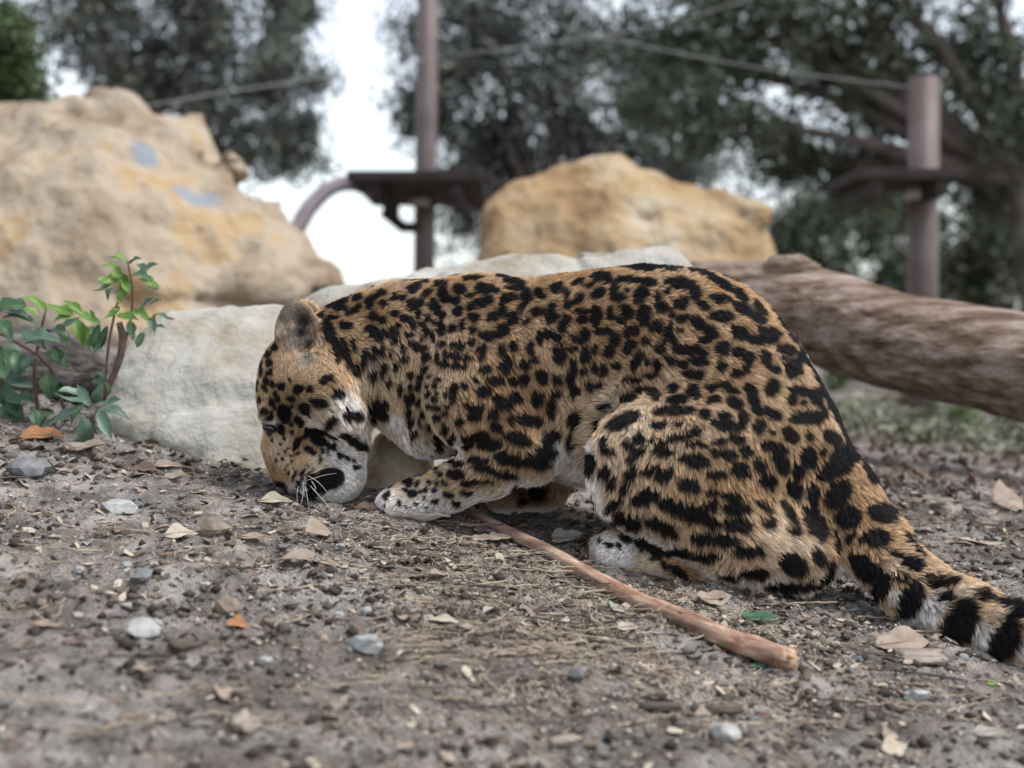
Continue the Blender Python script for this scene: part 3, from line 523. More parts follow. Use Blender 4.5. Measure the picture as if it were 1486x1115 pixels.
# coat markings, with neck-fold and far-paw shade painted among them: each (x, y, half length, half width, turn in degrees) is found on the photograph and laid onto the skin where its ray meets the body
SPOTS = '''
398 505 5 7 0;388 516 6 5 0;391 528 5 5 0;379 535 3 8 0;392 542 5 4 0;378 545 3 5 0;387 553 5 5 0;374 562 3 6 0;396 560 5 4 0;384 562 4 4 0;408 562 7 5 0;432 565 8 6 0;448 566 5 5 0
476 482 7 17 -20;486 503 4 20 -12;478 437 15 5 -20;493 447 10 5 20;512 451 11 4 -30;518 434 6 6 0;536 440 6 6 0;543 432 4 4 0;540 459 6 5 0;464 459 6 4 0;483 461 7 4 0;502 473 9 5 10;497 507 4 12 -10;517 535 6 7 0;472 552 9 6 -20;490 567 5 5 0;505 520 3 12 -8;512 500 4 9 -12;528 520 4 12 10
421 580 6 5 0;404 581 4 5 0;394 585 5 6 0;378 582 4 5 0;413 601 9 11 0;441 594 8 8 40;434 613 6 8 -30;464 586 10 5 10;490 572 8 5 0;408 624 5 8 0;383 598 5 5 0;375 598 3 4 0;394 603 3 5 0;377 608 3 3 0;386 619 10 4 -20;392 626 4 7 0;424 628 3 4 0;430 645 4 9 20;440 635 5 4 0;458 628 13 6 -5;478 615 11 5 -35;466 642 15 5 15;476 648 4 6 0;509 602 12 7 10;503 633 12 5 30;520 646 13 5 20;450 655 9 4 40;466 656 3 4 0;476 659 2 2 0;484 649 3 6 -15;493 660 5 4 40;503 665 4 3 30;513 668 3 3 0;517 678 4 4 0;433 659 4 3 0;425 662 3 2 0;463 668 3 4 0;412 636 3 3 0;418 650 3 2 0;420 688 2.5 2.5 0;428 692 2.5 7 20
478 694 17 13 0;463 703 14 11 0;452 696 6 9 0;455 708 8 8 0;438 690 2.5 8 12;433 703 2 6 18;410 712 8 9 0;404 705 5 6 0;416 722 8 4 0;552 592 11 15 0;540 600 6 12 0
534 445 5 5 0;544 432 4 4 0;554 425 5 3 0;555 443 5 5 0;571 432 5 6 0;581 433 6 4 0;596 421 7 7 0;604 416 5 6 0;614 411 5 3 0;618 426 6 6 0;638 413 9 5 0;640 425 7 8 0;645 434 6 5 0;598 443 9 8 0;608 441 6 6 0;627 442 6 6 0;666 421 8 6 0;660 437 7 6 0;681 430 5 4 0;684 405 14 4 0;702 421 14 7 0;697 440 16 6 -15;683 447 5 4 0;633 451 4 8 0;640 459 6 6 0;664 453 8 6 -30;686 462 7 6 0;713 460 7 7 0;541 462 6 5 0;554 465 5 4 0;572 456 6 3 0;587 463 8 4 0;606 458 4 5 0;620 463 4 4 0;629 470 3 4 0;640 477 5 9 0;655 478 5 6 0;669 472 4 8 0;686 480 5 5 0;708 487 12 6 0;599 472 5 5 0;613 472 4 4 0;617 482 6 6 0;628 488 3 8 0;594 486 5 4 0;611 493 3 3 0;597 498 5 3 0;641 501 5 4 0;657 501 4 5 0;668 503 5 5 0;684 497 4 4 0;698 512 5 12 0;649 516 5 4 0;662 518 6 5 0;678 520 6 5 0;635 521 3 7 0;618 519 7 5 0;616 506 4 4 0;605 504 4 5 0;587 521 5 4 0;617 534 6 4 0;645 529 6 4 0;661 532 6 5 0;674 532 4 4 0;704 536 8 5 0;575 494 4 4 0;585 506 4 3 0;537 480 8 7 0;550 486 9 7 0;567 483 10 7 0;577 475 4 4 0;553 508 4 9 10;541 512 4 9 10;566 512 3 8 10;575 530 3 7 8;556 535 3 9 5;542 545 4 9 0;564 556 3 8 0
594 544 3 5 0;610 546 5 6 0;623 546 4 3 0;638 550 4 3 0;596 560 2.5 5 0;606 561 4 4 0;581 565 3 9 0;595 578 7 7 0;620 559 4 3 0;632 560 3 4 0;658 565 5 7 0;672 560 6 4 0;622 571 3 4 0;634 570 3 3 0;647 573 3 3 0;631 579 4 3 0;658 578 4 6 0;622 588 4 3 0;633 591 6 4 0;594 598 3 7 0;614 600 3 6 0;636 606 5 5 0;595 612 3 8 0;622 618 4 4 0;666 611 6 5 0;690 598 13 9 -40;701 568 10 8 0;715 552 8 6 0;690 553 4 3 0;676 588 5 3 30;645 622 4 7 0;635 640 6 13 0;655 638 4 9 20;679 637 9 5 -10;698 632 10 6 0;679 648 7 4 0;605 628 3 4 0;598 634 2 6 0;647 600 4 4 0;650 588 4 3 0;608 585 3 4 0;608 612 3 4 0
711 644 17 8 0;665 657 9 4 0;738 666 18 9 10;752 636 16 8 25;768 667 14 7 0;694 669 14 5 0;659 672 13 4 0;703 682 17 4 5;735 689 17 4 5;663 689 11 6 0;685 701 14 4 -10;710 699 8 3 10;640 688 4 4 0;634 681 3 4 0;646 701 5 4 40;652 718 8 3 10;677 717 8 4 5;662 731 7 4 25;631 728 5 4 0;618 712 4 4 0;631 711 4 3 0;634 701 3 4 0;599 718 7 6 0;588 713 4 3 0;580 730 2.5 5 0;561 719 6 5 -20;578 700 7 5 0;594 703 6 4 0;607 703 4 4 0;623 701 3 3 0;552 710 3 3 0;589 734 2 3 0;604 732 2 2 0;619 736 2 2 0;558 732 2 2 0;617 724 2 2 0;610 714 3 2 40
800 633 14 8 -20;790 655 14 10 0;785 672 10 7 0;780 716 10 9 0;748 708 4 7 20;760 728 8 4 0
727 402 8 3 0;745 410 14 5 15;705 420 16 6 15;748 420 14 3 5;735 433 9 6 0;706 438 8 5 0;748 433 6 3 0;764 432 6 8 0;758 447 5 8 20;781 426 5 6 0;806 419 8 7 -40;787 432 6 4 40;714 459 5 5 0;727 450 5 10 0;743 462 8 9 0;731 478 9 7 30;716 487 12 5 5;763 468 4 4 0;780 454 8 5 0;800 447 4 5 0;800 461 9 9 0;820 427 5 7 20;837 411 8 4 -30;840 436 9 5 -40;824 443 7 5 -20;845 453 8 3 0;844 465 6 4 0;864 460 6 15 0;822 463 5 6 0;817 475 5 7 0;793 487 6 6 0;783 490 4 9 0;808 490 6 8 -30;833 491 6 4 30;848 488 6 9 10;848 515 6 10 0;812 515 8 12 10;830 506 6 5 0;770 505 5 9 -10;745 503 5 6 0;727 508 6 7 0;775 522 5 4 0;760 527 8 4 0;832 525 5 5 0;735 527 6 10 -10
732 535 6 10 -20;763 531 7 5 0;786 547 7 10 -30;760 550 7 7 0;745 553 6 6 0;719 552 11 6 10;705 569 8 7 0;747 576 9 8 40;779 577 9 9 0;729 585 12 9 30;800 590 6 14 0;770 608 18 9 10;717 602 7 8 0;740 607 5 7 0;721 620 9 5 0;747 634 16 7 10;834 567 7 9 0;835 605 7 13 0;807 570 6 5 0;831 540 5 10 0;828 553 4 8 0;845 540 4 4 0;862 532 3 8 0;874 538 4 8 0;895 532 5 4 0;810 550 5 8 -30;855 560 5 4 0;870 560 5 4 0;872 617 6 6 -30;830 640 5 15 0
926 388 22 6 5;965 390 20 4 3;1005 393 8 5 20;1025 400 14 5 25;1048 413 14 6 32;1072 428 12 5 35;1100 447 6 11 -40;1135 470 4 11 -42;1152 487 4 9 -42;1166 505 4 7 -40;1180 522 4 11 -38;1192 542 5 12 -25;1202 560 7 14 -22;1212 580 6 11 -25;1223 600 6 13 -25;1236 626 7 13 -28;1252 655 8 14 -30;1268 687 8 14 -28
915 408 18 3.5 5;940 411 10 4 0;890 420 4 10 10;896 433 10 4 0;930 427 9 8 -30;925 437 6 4 0;905 446 8 2.5 0;872 404 12 8 20;867 428 9 5 -20;853 416 9 3 -15
985 413 18 7 5;1007 427 9 9 0;954 432 3 8 5;959 447 7 7 0;975 455 4 7 5;988 441 9 7 -20;884 455 4 9 -5;898 466 9 4 25;912 456 7 6 -30;934 459 8 13 5;915 481 10 6 -20;953 475 7 8 -40;937 494 6 5 0;971 480 4 10 10;964 494 4 8 35;957 508 6 6 0
990 463 8 4 -20;1012 470 10 7 30;1029 483 9 9 0;1022 494 7 5 0;1003 508 9 6 -20;985 508 8 5 20;977 497 4 8 5;987 480 3 3 0;875 482 10 4 0;891 495 6 10 20;884 510 6 8 20;863 506 3 6 0;917 500 7 5 0;908 508 6 5 -30;928 516 6 5 0;1047 505 9 8 -30;1018 513 6 5 0
1045 434 14 5 10;1020 444 8 5 30;1075 447 14 7 15;1045 460 16 6 5;1098 463 13 6 20;1073 484 11 9 30;1115 488 17 9 -15;1096 493 10 5 0;1069 511 7 5 0;1085 520 6 9 20;1140 507 14 6 5;1110 522 7 10 0;1120 535 10 4 20;1150 534 13 11 -45;1160 520 6 8 20;1070 542 12 4 -15;1045 530 3 8 0;1083 532 5 10 20
1050 558 8 3 10;1062 567 8 4 5;1034 563 6 4 0;1088 565 9 5 25;1120 563 8 11 40;1160 567 14 5 10;1183 577 8 10 -40;1148 582 6 9 20;1172 606 26 8 -2;1193 599 9 8 0;1092 583 5 9 -20;1098 597 7 5 30;1120 600 12 6 20;1064 585 10 6 20;1035 580 8 4 0;1077 607 6 10 0;1055 618 22 6 8;1050 603 8 4 0;1102 620 7 9 40;1145 630 7 12 -40;1125 650 16 6 20;1112 645 8 5 30
1205 635 14 8 30;1173 634 5 5 0;1172 664 10 14 -35;1220 668 15 20 40;1200 685 15 10 -20;1068 637 12 5 10;1043 641 10 4 -5;1083 655 9 6 10;1055 660 12 6 10;1036 658 6 4 30;1132 668 12 5 20;1135 680 9 5 30;1158 685 8 9 0;1073 682 12 9 15;1102 675 10 6 40;1112 697 12 8 20;1040 690 13 5 0
848 518 4 8 0;883 514 6 5 0;923 526 5 13 25;940 527 3 5 0;953 531 5 7 0;973 523 6 5 0;990 529 6 5 0;1012 525 11 5 15;1000 543 10 4 5;1015 545 4 6 0;918 553 12 3 -5;945 546 10 2.5 0;860 565 4 5 0
913 580 10 5 -5;930 567 9 3 -15;878 592 7 4 -20;905 611 20 8 -28;949 573 6 7 -20;975 564 6 5 -30;1006 570 8 8 0;983 580 12 4 -10;977 596 25 6 -3;1031 564 6 4 0;1033 580 8 4 0;1021 602 6 5 0;957 617 10 4 -15;985 614 6 3 0;1010 627 8 6 0;988 634 18 3 -8;960 643 8 3 -20;1010 645 14 3 5;927 637 8 5 -25;912 648 5 6 -40;877 645 4 8 10;884 654 8 5 0;945 640 3 2 0;1038 615 6 4 30
860 672 4 15 5;878 686 5 9 15;922 660 16 4 -38;889 700 4 9 20;916 688 6 11 25;907 708 4 8 15;941 683 10 4 -30;964 655 14 5 -5;964 687 11 8 -10;1008 668 19 8 8;1000 704 14 6 15;936 721 17 9 -25;894 729 9 4 -30;884 736 4 4 0;900 748 6 10 15;918 760 11 10 40;960 763 25 8 28;968 728 11 8 20;1000 743 27 10 18;1030 732 10 5 0;1022 780 16 7 0;1033 712 8 6 0;877 773 4 4 0;910 783 7 4 20;930 787 10 5 20
1060 720 12 5 10;1068 737 17 8 5;1070 762 18 8 10;1032 757 12 6 10;1050 782 20 6 8;1085 800 18 7 5;1032 805 12 4 5;1107 735 12 4 35;1142 742 5 17 -35;1112 760 8 7 0;1148 770 9 6 20;1153 711 9 13 -35;1180 720 7 13 0;1181 760 14 22 -25;1216 718 13 20 40;1230 750 15 12 -35;1235 779 4 9 35;1212 785 3 14 0;1148 816 20 12 25;1185 806 6 11 -20;1201 826 6 16 0;1095 830 18 7 5;1060 835 12 5 0;1140 848 26 7 0;1180 845 12 5 0;1050 530 3 3 0;968 425 3 3 0;910 422 3 2.5 0;1100 478 3 3 0;1135 520 4 2.5 0;1165 584 4 3 0;1192 655 4 4 0;1120 628 3 3 0;442 718 9 2 25;428 722 6 2 10;446 678 1.5 1.5 0;454 682 1.5 1.5 0;408 648 2 2 0;414 656 2 2 0;404 660 1.8 1.8 0;410 668 2 1.8 0;418 676 1.8 1.8 0;424 670 2 1.8 0;415 682 1.6 1.6 0;400 672 1.6 2 0;426 682 1.6 1.6 0;396 640 2 3 0;388 568 3 3 0;400 572 3 3 0;420 552 3 3 0;452 582 3 4 0;424 592 3 3 0;398 594 3 3 0;448 604 3 3 0;422 616 3 3 0;446 624 3 3 0;441 684 1.5 1.5 0
1280 745 20 11 10;1270 782 19 12 -3;1316 780 12 6 50;1332 802 9 5 50;1245 810 10 9 0;1262 827 17 13 40;1302 806 12 5 10;1325 819 14 8 10;1280 856 8 22 15;1292 838 13 6 -10;1312 840 8 4 -20;1323 872 13 26 15;1350 837 12 3 0;1368 847 20 6 -8;1395 906 18 33 20;1372 868 10 7 0;1425 866 14 7 5;1460 932 14 33 15;1470 878 22 6 5;1480 893 14 6 -10;1545 945 20 40 12;1600 955 18 40 10;1670 962 36 44 10
871 784 2 2 0;897 792 2.5 4 0;882 791 2 2 0;888 793 2 2 0;950 797 12 5 25;967 803 8 4 0;932 798 2 2 0;949 809 3 3 0;957 811 3 2 0;966 822 3 7 -30;985 830 4 12 -45;998 845 4 10 -45;990 800 14 6 10;1020 808 13 5 10
'''
sp = []
for t in SPOTS.replace('\n', ';').split(';'):
    q = t.split()
    if len(q) != 5: continue
    x, y, a, b, an = map(float, q); c, n = on_body(x, y); d = c[1]; ad = -0.5 if x > 1255 and y > 760 else ((1.9 if x > 840 else 1.2) if max(a, b) > 9 else (1.6 if x > 840 else (1.0 if x > 480 and y < 640 else 0.4))); sp.append((c, (a + ad) * d / F, (b + ad) * d / F, math.radians(an)))
# the side the photograph hides: blotches at the same spacing, solid on limbs, ringed on the trunk
fv = (np.array(CAM) - BV); fv /= np.linalg.norm(fv, axis=1)[:, None]; hid = np.where((VN * fv).sum(1) < 0.02)[0]
rngb = np.random.default_rng(3); rngb.shuffle(hid); kept = []
for i in hid:
    p = BV[i]
    if all(((p - q) ** 2).sum() > 0.034 ** 2 for q in kept): kept.append(p)
    if len(kept) > 420: break
hid_spots = [(p, rngb.uniform(0.008, 0.015)) for p in kept]
# coat ground colours, plus dark patches painting the shade on the far forepaw
GOLD = np.array((0.43, 0.255, 0.112)); CREAM = np.array((0.68, 0.565, 0.42)); WHITE = np.array((0.84, 0.82, 0.79)); GREY = np.array((0.26, 0.23, 0.20))
BLACK = np.array((0.010, 0.009, 0.010)); DKTAN = np.array((0.26, 0.15, 0.07))
PATCH = '''500 705 36 W;485 722 34 W;520 680 24 W;462 668 16 C;505 595 22 W;520 620 20 W;480 632 20 C;490 655 16 W;470 600 18 C;445 690 12 C;436 700 7 W;432 715 6 W
590 632 14 W;610 655 18 W;622 668 14 W;575 610 12 W;600 748 34 W;570 740 24 W;640 745 26 W;553 722 14 W;590 712 18 C;825 690 28 W;815 660 18 W;800 690 20 W;835 720 18 W;790 640 10 C
862 625 20 C;857 660 16 W;850 690 16 W;860 715 18 W;876 745 16 W;890 760 12 W;885 585 22 C;920 620 22 C;930 600 16 C;885 800 24 W;905 812 24 W;940 820 22 C;872 785 14 W;1000 838 26 D
1236 836 12 W;1258 862 18 W;1296 890 15 W;1300 865 8 W;1348 898 18 W;1360 875 14 W;1428 922 13 W;1432 940 14 W;1495 945 14 W;1350 920 14 W;1390 945 12 W;1120 770 18 C;1150 790 20 C;1135 750 10 C;1180 790 12 C;1190 835 14 C;1300 820 16 C;1400 862 20 C;1450 890 18 C
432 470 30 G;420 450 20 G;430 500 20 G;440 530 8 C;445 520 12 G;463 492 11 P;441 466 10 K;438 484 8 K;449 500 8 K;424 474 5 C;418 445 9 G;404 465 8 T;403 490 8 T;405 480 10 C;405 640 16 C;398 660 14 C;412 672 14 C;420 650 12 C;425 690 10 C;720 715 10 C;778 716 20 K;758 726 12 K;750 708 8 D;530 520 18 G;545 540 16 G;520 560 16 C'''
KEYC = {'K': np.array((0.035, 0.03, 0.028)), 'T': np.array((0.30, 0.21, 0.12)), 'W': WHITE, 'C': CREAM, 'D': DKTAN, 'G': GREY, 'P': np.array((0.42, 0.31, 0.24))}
pat = []
for t in PATCH.replace('\n', ';').split(';'):
    x, y, rr_, kk = t.split(); c, n = on_body(float(x), float(y)); pat.append((c, float(rr_) * (1.3 if kk == 'W' else 1.0) * c[1] / F, KEYC[kk]))
RIGHT = np.array((1.0, 0, 0)); UPV = np.array((0, SP, CP))
def coat(p, n, jit=None):
    """coat colour at points p with normals n -> rgb, blackness"""
    N = len(p); q = p + (0 if jit is None else jit)
    col = np.tile(GOLD, (N, 1)); lum = fbm(p, 9.0, 3, 61)
    pale = np.clip(0.20 + 0.28 * lum + np.clip((0.52 - (p[:, 2] - g_base(p[:, 0], p[:, 1]))) * 1.2, 0, 0.5) * 0.5, 0, 0.75)
    col = col * (1 - pale[:, None]) + CREAM * pale[:, None]
    und = np.clip((-n[:, 2] - 0.45) * 2.2, 0, 1)[:, None]; col = col * (1 - und) + WHITE * und
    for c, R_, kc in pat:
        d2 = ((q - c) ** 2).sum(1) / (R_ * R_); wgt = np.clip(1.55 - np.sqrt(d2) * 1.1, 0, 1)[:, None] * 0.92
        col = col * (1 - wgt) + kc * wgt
    order = np.argsort(q[:, 0]); xs = q[order, 0]; blk = np.zeros(N); halo = np.zeros(N)
    wob = np.stack([vnoise(q, 130.0, 5), vnoise(q, 130.0, 6), vnoise(q, 130.0, 7)], 1) * 0.0028
    qq = q + wob
    for c, a, b, an in sp:
        R_ = max(a, b) * 1.6 + 0.008; i0, i1 = np.searchsorted(xs, [c[0] - R_, c[0] + R_]); ix = order[i0:i1]
        if not len(ix): continue
        dl = qq[ix] - c; u = dl @ RIGHT; v = -(dl @ UPV); ca, sa = math.cos(an), math.sin(an)
        e = np.sqrt(((u * ca + v * sa) / a) ** 2 + ((-u * sa + v * ca) / b) ** 2); near = (dl ** 2).sum(1) < (max(a, b) * 1.9 + 0.004) ** 2
        halo[ix] += np.clip(1.5 - np.sqrt((dl ** 2).sum(1)) / (min(a, b) + 0.006), 0, 1) * (a + b > 0.009)
        blk[ix] = np.maximum(blk[ix], np.where(near, np.clip((1.27 - e) * 5.5, 0, 1), 0))
    for c, R_ in hid_spots:
        i0, i1 = np.searchsorted(xs, [c[0] - 0.02, c[0] + 0.02]); ix = order[i0:i1]
        if not len(ix): continue
        e = np.linalg.norm(qq[ix] - c, axis=1) / R_; ring = np.where(R_ > 0.012, np.abs(e - 0.75) / 0.42, e)
        blk[ix] = np.maximum(blk[ix], np.clip((1.1 - ring) * 5, 0, 1))
    hw = (np.clip(halo - 0.2, 0, 1) * 0.70)[:, None] * np.clip((0.75 - col[:, :1]) * 4, 0, 1); col = col * (1 - hw) + DKTAN * hw
    return col, blk
# fur guides: x y dx dy length_mm (flow of the hair in the photograph)
GUIDE = '''410 700 0 -1 3;430 660 0.1 -1 4;450 690 0.5 -0.2 5;395 650 0.2 -1 4;372 600 0.2 -1 5;385 550 0.2 -1 7;400 510 0.2 -1 8;430 560 0.5 -0.8 8;430 610 0.4 -0.7 7;470 600 0.8 0.3 12;505 600 0.6 0.8 20;525 620 0.5 0.9 20;500 650 0.8 0.4 11;500 700 0.7 0.5 9;485 728 0.5 0.6 9;520 690 0.8 0.3 9
430 450 0 -1 6;405 480 -0.2 -1 6;445 500 -0.1 -1 12;470 500 0.6 0.8 16;500 450 0.9 0.1 13;520 540 0.2 1 20;560 500 0.5 0.8 17;560 440 0.9 0.1 14;550 580 0.2 1 20;600 420 1 -0.1 13;620 470 0.7 0.6 14;600 560 0.3 1 13;590 620 0.2 1 16;620 650 0.1 1 18;660 560 0.5 0.8 13;680 450 0.8 0.4 14;700 410 1 0 13;700 500 0.6 0.7 14;700 590 0.1 1 15;680 640 -0.2 1 13;750 600 0.3 1 17;780 640 0.2 1 18;720 680 -0.3 0.9 13;660 700 -0.8 0.5 10;610 715 -0.8 0.5 8;575 735 -0.8 0.5 8;640 740 0 1 10;740 720 -0.5 0.7 9
780 420 1 0.1 14;780 500 0.6 0.7 14;820 560 0.3 1 15;820 650 0.2 1 20;830 710 0.1 1 22;900 395 1 0 14;900 470 0.8 0.5 13;880 530 0.6 0.7 13;1000 400 1 0.1 14;1000 480 0.8 0.5 13;1080 440 0.8 0.5 14;1100 520 0.7 0.7 13;1000 540 0.7 0.5 13;1180 540 0.6 0.8 13;1150 620 0.5 0.9 13;1230 640 0.5 0.9 14;1200 720 0.3 1 14;1240 740 0.5 0.9 15
870 590 -0.7 -0.3 17;855 640 -0.8 0.4 22;850 690 -0.6 0.8 24;870 740 -0.3 1 22;900 600 -0.3 0.6 15;920 570 -0.2 -0.5 14;920 680 -0.2 1 16;950 610 0.1 1 13;960 720 0.1 1 17;920 760 -0.1 1 16;1040 640 0.3 0.9 14;1040 740 0.4 0.9 17;1000 780 0.1 1 18;1120 700 0.4 0.9 17;1130 780 0.6 0.7 22;1080 820 0.2 0.9 18;1170 830 0.6 0.8 24;1190 800 0.4 0.9 22;940 815 -0.9 0 7;890 800 -0.8 0.3 7;1000 835 -0.8 0 8
1262 780 0.5 0.85 16;1240 830 0.4 0.9 18;1320 840 0.8 0.6 17;1300 880 0.5 0.85 18;1400 880 0.95 0.35 18;1390 930 0.7 0.7 19;1480 900 0.95 0.3 18;1470 950 0.8 0.5 19;1650 960 0.95 0.2 22'''
gd = []
for t in GUIDE.replace('\n', ';').split(';'):
    x, y, dx, dy, L = map(float, t.split()); c, n = on_body(x, y); v = RIGHT * dx - UPV * dy; gd.append((c, v / np.linalg.norm(v), L / 1000))
GC = np.array([g[0] for g in gd]); GD = np.array([g[1] for g in gd]); GL = np.array([g[2] for g in gd])
def flow(p):
    out = np.zeros((len(p), 3)); L = np.zeros(len(p))
    for i in range(0, len(p), 40000):
        q = p[i:i + 40000]; d2 = ((q[:, None, :] - GC[None]) ** 2 * np.array([1, 0.35, 1])).sum(-1); wg = 1 / (d2 + 3e-4) ** 2.2
        wg /= wg.sum(1)[:, None]; out[i:i + 40000] = wg @ GD; L[i:i + 40000] = wg @ GL
    return out, L
NH = 580000
fc = BV[tri].mean(1); fnn = fn / (2 * area[:, None] + 1e-15)
facing = (fnn * (np.array(CAM) - fc)).sum(1) > -0.15 * np.linalg.norm(np.array(CAM) - fc, axis=1)
_, fl = flow(fc); wgt = area * np.where(facing, 1.0, 0.4) * np.clip(0.011 / fl, 0.75, 3.6)
pick = RNG.choice(len(tri), NH, p=wgt / wgt.sum()); u = RNG.random((NH, 2)); fl_ = u.sum(1) > 1; u[fl_] = 1 - u[fl_]
T3 = tri[pick]; a_, b_, c_ = BV[T3[:, 0]], BV[T3[:, 1]], BV[T3[:, 2]]
root = a_ + (b_ - a_) * u[:, :1] + (c_ - a_) * u[:, 1:]
nrm = VN[T3[:, 0]] * (1 - u.sum(1))[:, None] + VN[T3[:, 1]] * u[:, :1] + VN[T3[:, 2]] * u[:, 1:]; nrm /= np.linalg.norm(nrm, axis=1)[:, None]
keep = root[:, 2] > gz(root[:, 0], root[:, 1]) - 0.004; root, nrm = root[keep], nrm[keep]; NH = len(root)
fd, fL = flow(root)
swirl = np.stack([vnoise(root, 28.0, 70 + k) for k in range(3)], 1) * 0.55 + np.stack([vnoise(root, 75.0, 80 + k) for k in range(3)], 1) * 0.35
fd = fd + swirl; tng = fd - (fd * nrm).sum(1)[:, None] * nrm; tng /= np.linalg.norm(tng, axis=1)[:, None] + 1e-9
fL = np.maximum(fL * np.where(fL < 0.0155, 0.70, 0.80), 0.0056) * RNG.uniform(0.65, 1.2, NH)
lift = np.radians(np.clip(25 + 12 * vnoise(root, 45.0, 90) + RNG.normal(0, 7, NH), 8, 62))
d0 = tng * np.cos(lift)[:, None] + nrm * np.sin(lift)[:, None]; d1 = tng * np.cos(lift * 0.25)[:, None] + nrm * np.sin(lift * 0.25)[:, None]
NP = 5; tt = np.linspace(0, 1, NP); rnd = RNG.normal(0, 0.16, (NH, 3))
pts = np.stack([root + fL[:, None] * (d0 * t + (d1 - d0) * 0.5 * t * t + rnd * t * t * 0.7) for t in tt], 1)
# tufts: tips are drawn towards the tip of a nearby leading hair
nc = 26000; ci = RNG.choice(NH, nc, replace=False); kd = KDTree(nc)
for j, i in enumerate(ci): kd.insert(root[i] + tng[i] * 0.0, j)
kd.balance()
own = np.array([ci[kd.find(r_)[1]] for r_ in root]); cs = np.clip(0.42 + 0.32 * vnoise(root, 30.0, 95), 0.1, 0.85)
for j in range(1, NP):
    t = tt[j]; pts[:, j] += (pts[own, j] - pts[:, j]) * (cs * t ** 1.3 * np.clip(0.012 / fL, 0.5, 1.0) * np.clip((fL - 0.0035) / 0.005, 0, 1))[:, None]
pts[:, 0] -= nrm * 0.001
col, blk = coat(root + tng * (fL * 0.42)[:, None], nrm, RNG.normal(0, 0.0009, (NH, 3)))
col *= (RNG.normal(1.0, 0.18, NH).clip(0.5, 1.5) * (0.80 + 0.40 * hash3(own, own, own, 4)) * (1 + 0.12 * vnoise(root, 60.0, 99)))[:, None]
hc = col * (1 - blk[:, None]) + BLACK * blk[:, None]
jag = empty('jaguar', (0.2, 2.15, float(gz(0.2, 2.15))))
tag(jag, 'spotted jaguar crouching on the dirt with its nose to the ground', 'jaguar')
def under(o):
    o.parent = jag; o.matrix_parent_inverse = Matrix.Translation(jag.location).inverted(); return o
m_skin = mat('jaguar_coat', (0.3, 0.2, 0.1), 0.9, 0.1); t_ = m_skin.node_tree; a = t_.nodes.new('ShaderNodeAttribute'); a.attribute_name = 'coat'
t_.links.new(a.outputs['Color'], t_.nodes['Principled BSDF'].inputs['Base Color'])
body = under(np_mesh('body', BV, BQ, m_skin)); bc, bb = coat(BV, VN)
put_attr(body.data, 'coat', bc * 0.35 * (1 - bb[:, None]) + BLACK * bb[:, None])  # skin painted darker than the fur to deepen the shade between tufts
hcv = bpy.data.hair_curves.new('fur'); hcv.add_curves([NP] * NH)
hcv.position_data.foreach_set('vector', pts.reshape(-1).astype(np.float32))
ra = hcv.attributes.get('radius') or hcv.attributes.new('radius', 'FLOAT', 'POINT')
rad = np.outer(np.clip(fL / 0.014, 0.6, 1.25) * RNG.uniform(0.75, 1.25, NH), np.array([0.00026, 0.00027, 0.00024, 0.00017, 0.00004])); ra.data.foreach_set('value', rad.ravel().astype(np.float32))
ca_ = hcv.attributes.new('hcol', 'FLOAT_COLOR', 'CURVE'); cc = np.ones((NH, 4), np.float32); cc[:, :3] = hc; ca_.data.foreach_set('color', cc.ravel())
m_fur = bpy.data.materials.new('jaguar_fur'); m_fur.use_nodes = True; t_ = m_fur.node_tree; b = t_.nodes['Principled BSDF']
a = t_.nodes.new('ShaderNodeAttribute'); a.attribute_name = 'hcol'; hi = t_.nodes.new('ShaderNodeHairInfo')
cr = t_.nodes.new('ShaderNodeValToRGB'); cr.color_ramp.elements[0].color = (0.30, 0.255, 0.22, 1); cr.color_ramp.elements[1].color = (1.42, 1.42, 1.42, 1)  # root end darkened in colour, painting shadow between the tufts
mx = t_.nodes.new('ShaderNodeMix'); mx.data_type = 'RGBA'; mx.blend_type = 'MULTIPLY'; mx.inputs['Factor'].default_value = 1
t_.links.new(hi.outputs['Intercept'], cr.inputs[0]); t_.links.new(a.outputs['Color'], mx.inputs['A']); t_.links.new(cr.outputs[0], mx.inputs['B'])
t_.links.new(mx.outputs['Result'], b.inputs['Base Color']); b.inputs['Roughness'].default_value = 0.55; b.inputs['Specular IOR Level'].default_value = 0.18
hcv.materials.append(m_fur); fur = bpy.data.objects.new('fur', hcv); C.objects.link(fur); under(fur); fur['kind'] = 'stuff'
# eyes, nose leather, whiskers
m_eye = mat('dark_eye', (0.012, 0.010, 0.008), 0.12, 0.6); m_nose = mat('nose_leather', (0.045, 0.026, 0.022), 0.5, 0.4); m_whisk = mat('whisker_white', (0.8, 0.8, 0.78), 0.4, 0.4)
def uv(name, c, R_, m, rot=(0, 0, 0)):
    bm = bmesh.new(); bmesh.ops.create_uvsphere(bm, u_segments=20, v_segments=14, radius=1, matrix=Matrix.Translation(c) @ Matrix.Rotation(rot[1], 4, 'Y') @ Matrix.Diagonal((*R_, 1)))
    me = bpy.data.meshes.new(name); bm.to_mesh(me); bm.free(); return under(link(name, me, m))
uv('eye', W(391, 621, 2.192), (0.011, 0.010, 0.007), m_eye, (0, 0.4, 0)); uv('eye', W(391, 621, 2.278), (0.011, 0.010, 0.007), m_eye, (0, 0.4, 0))
uv('nose', W(410, 713, 2.235), (0.012, 0.019, 0.011), m_nose, (0, 0.7, 0))
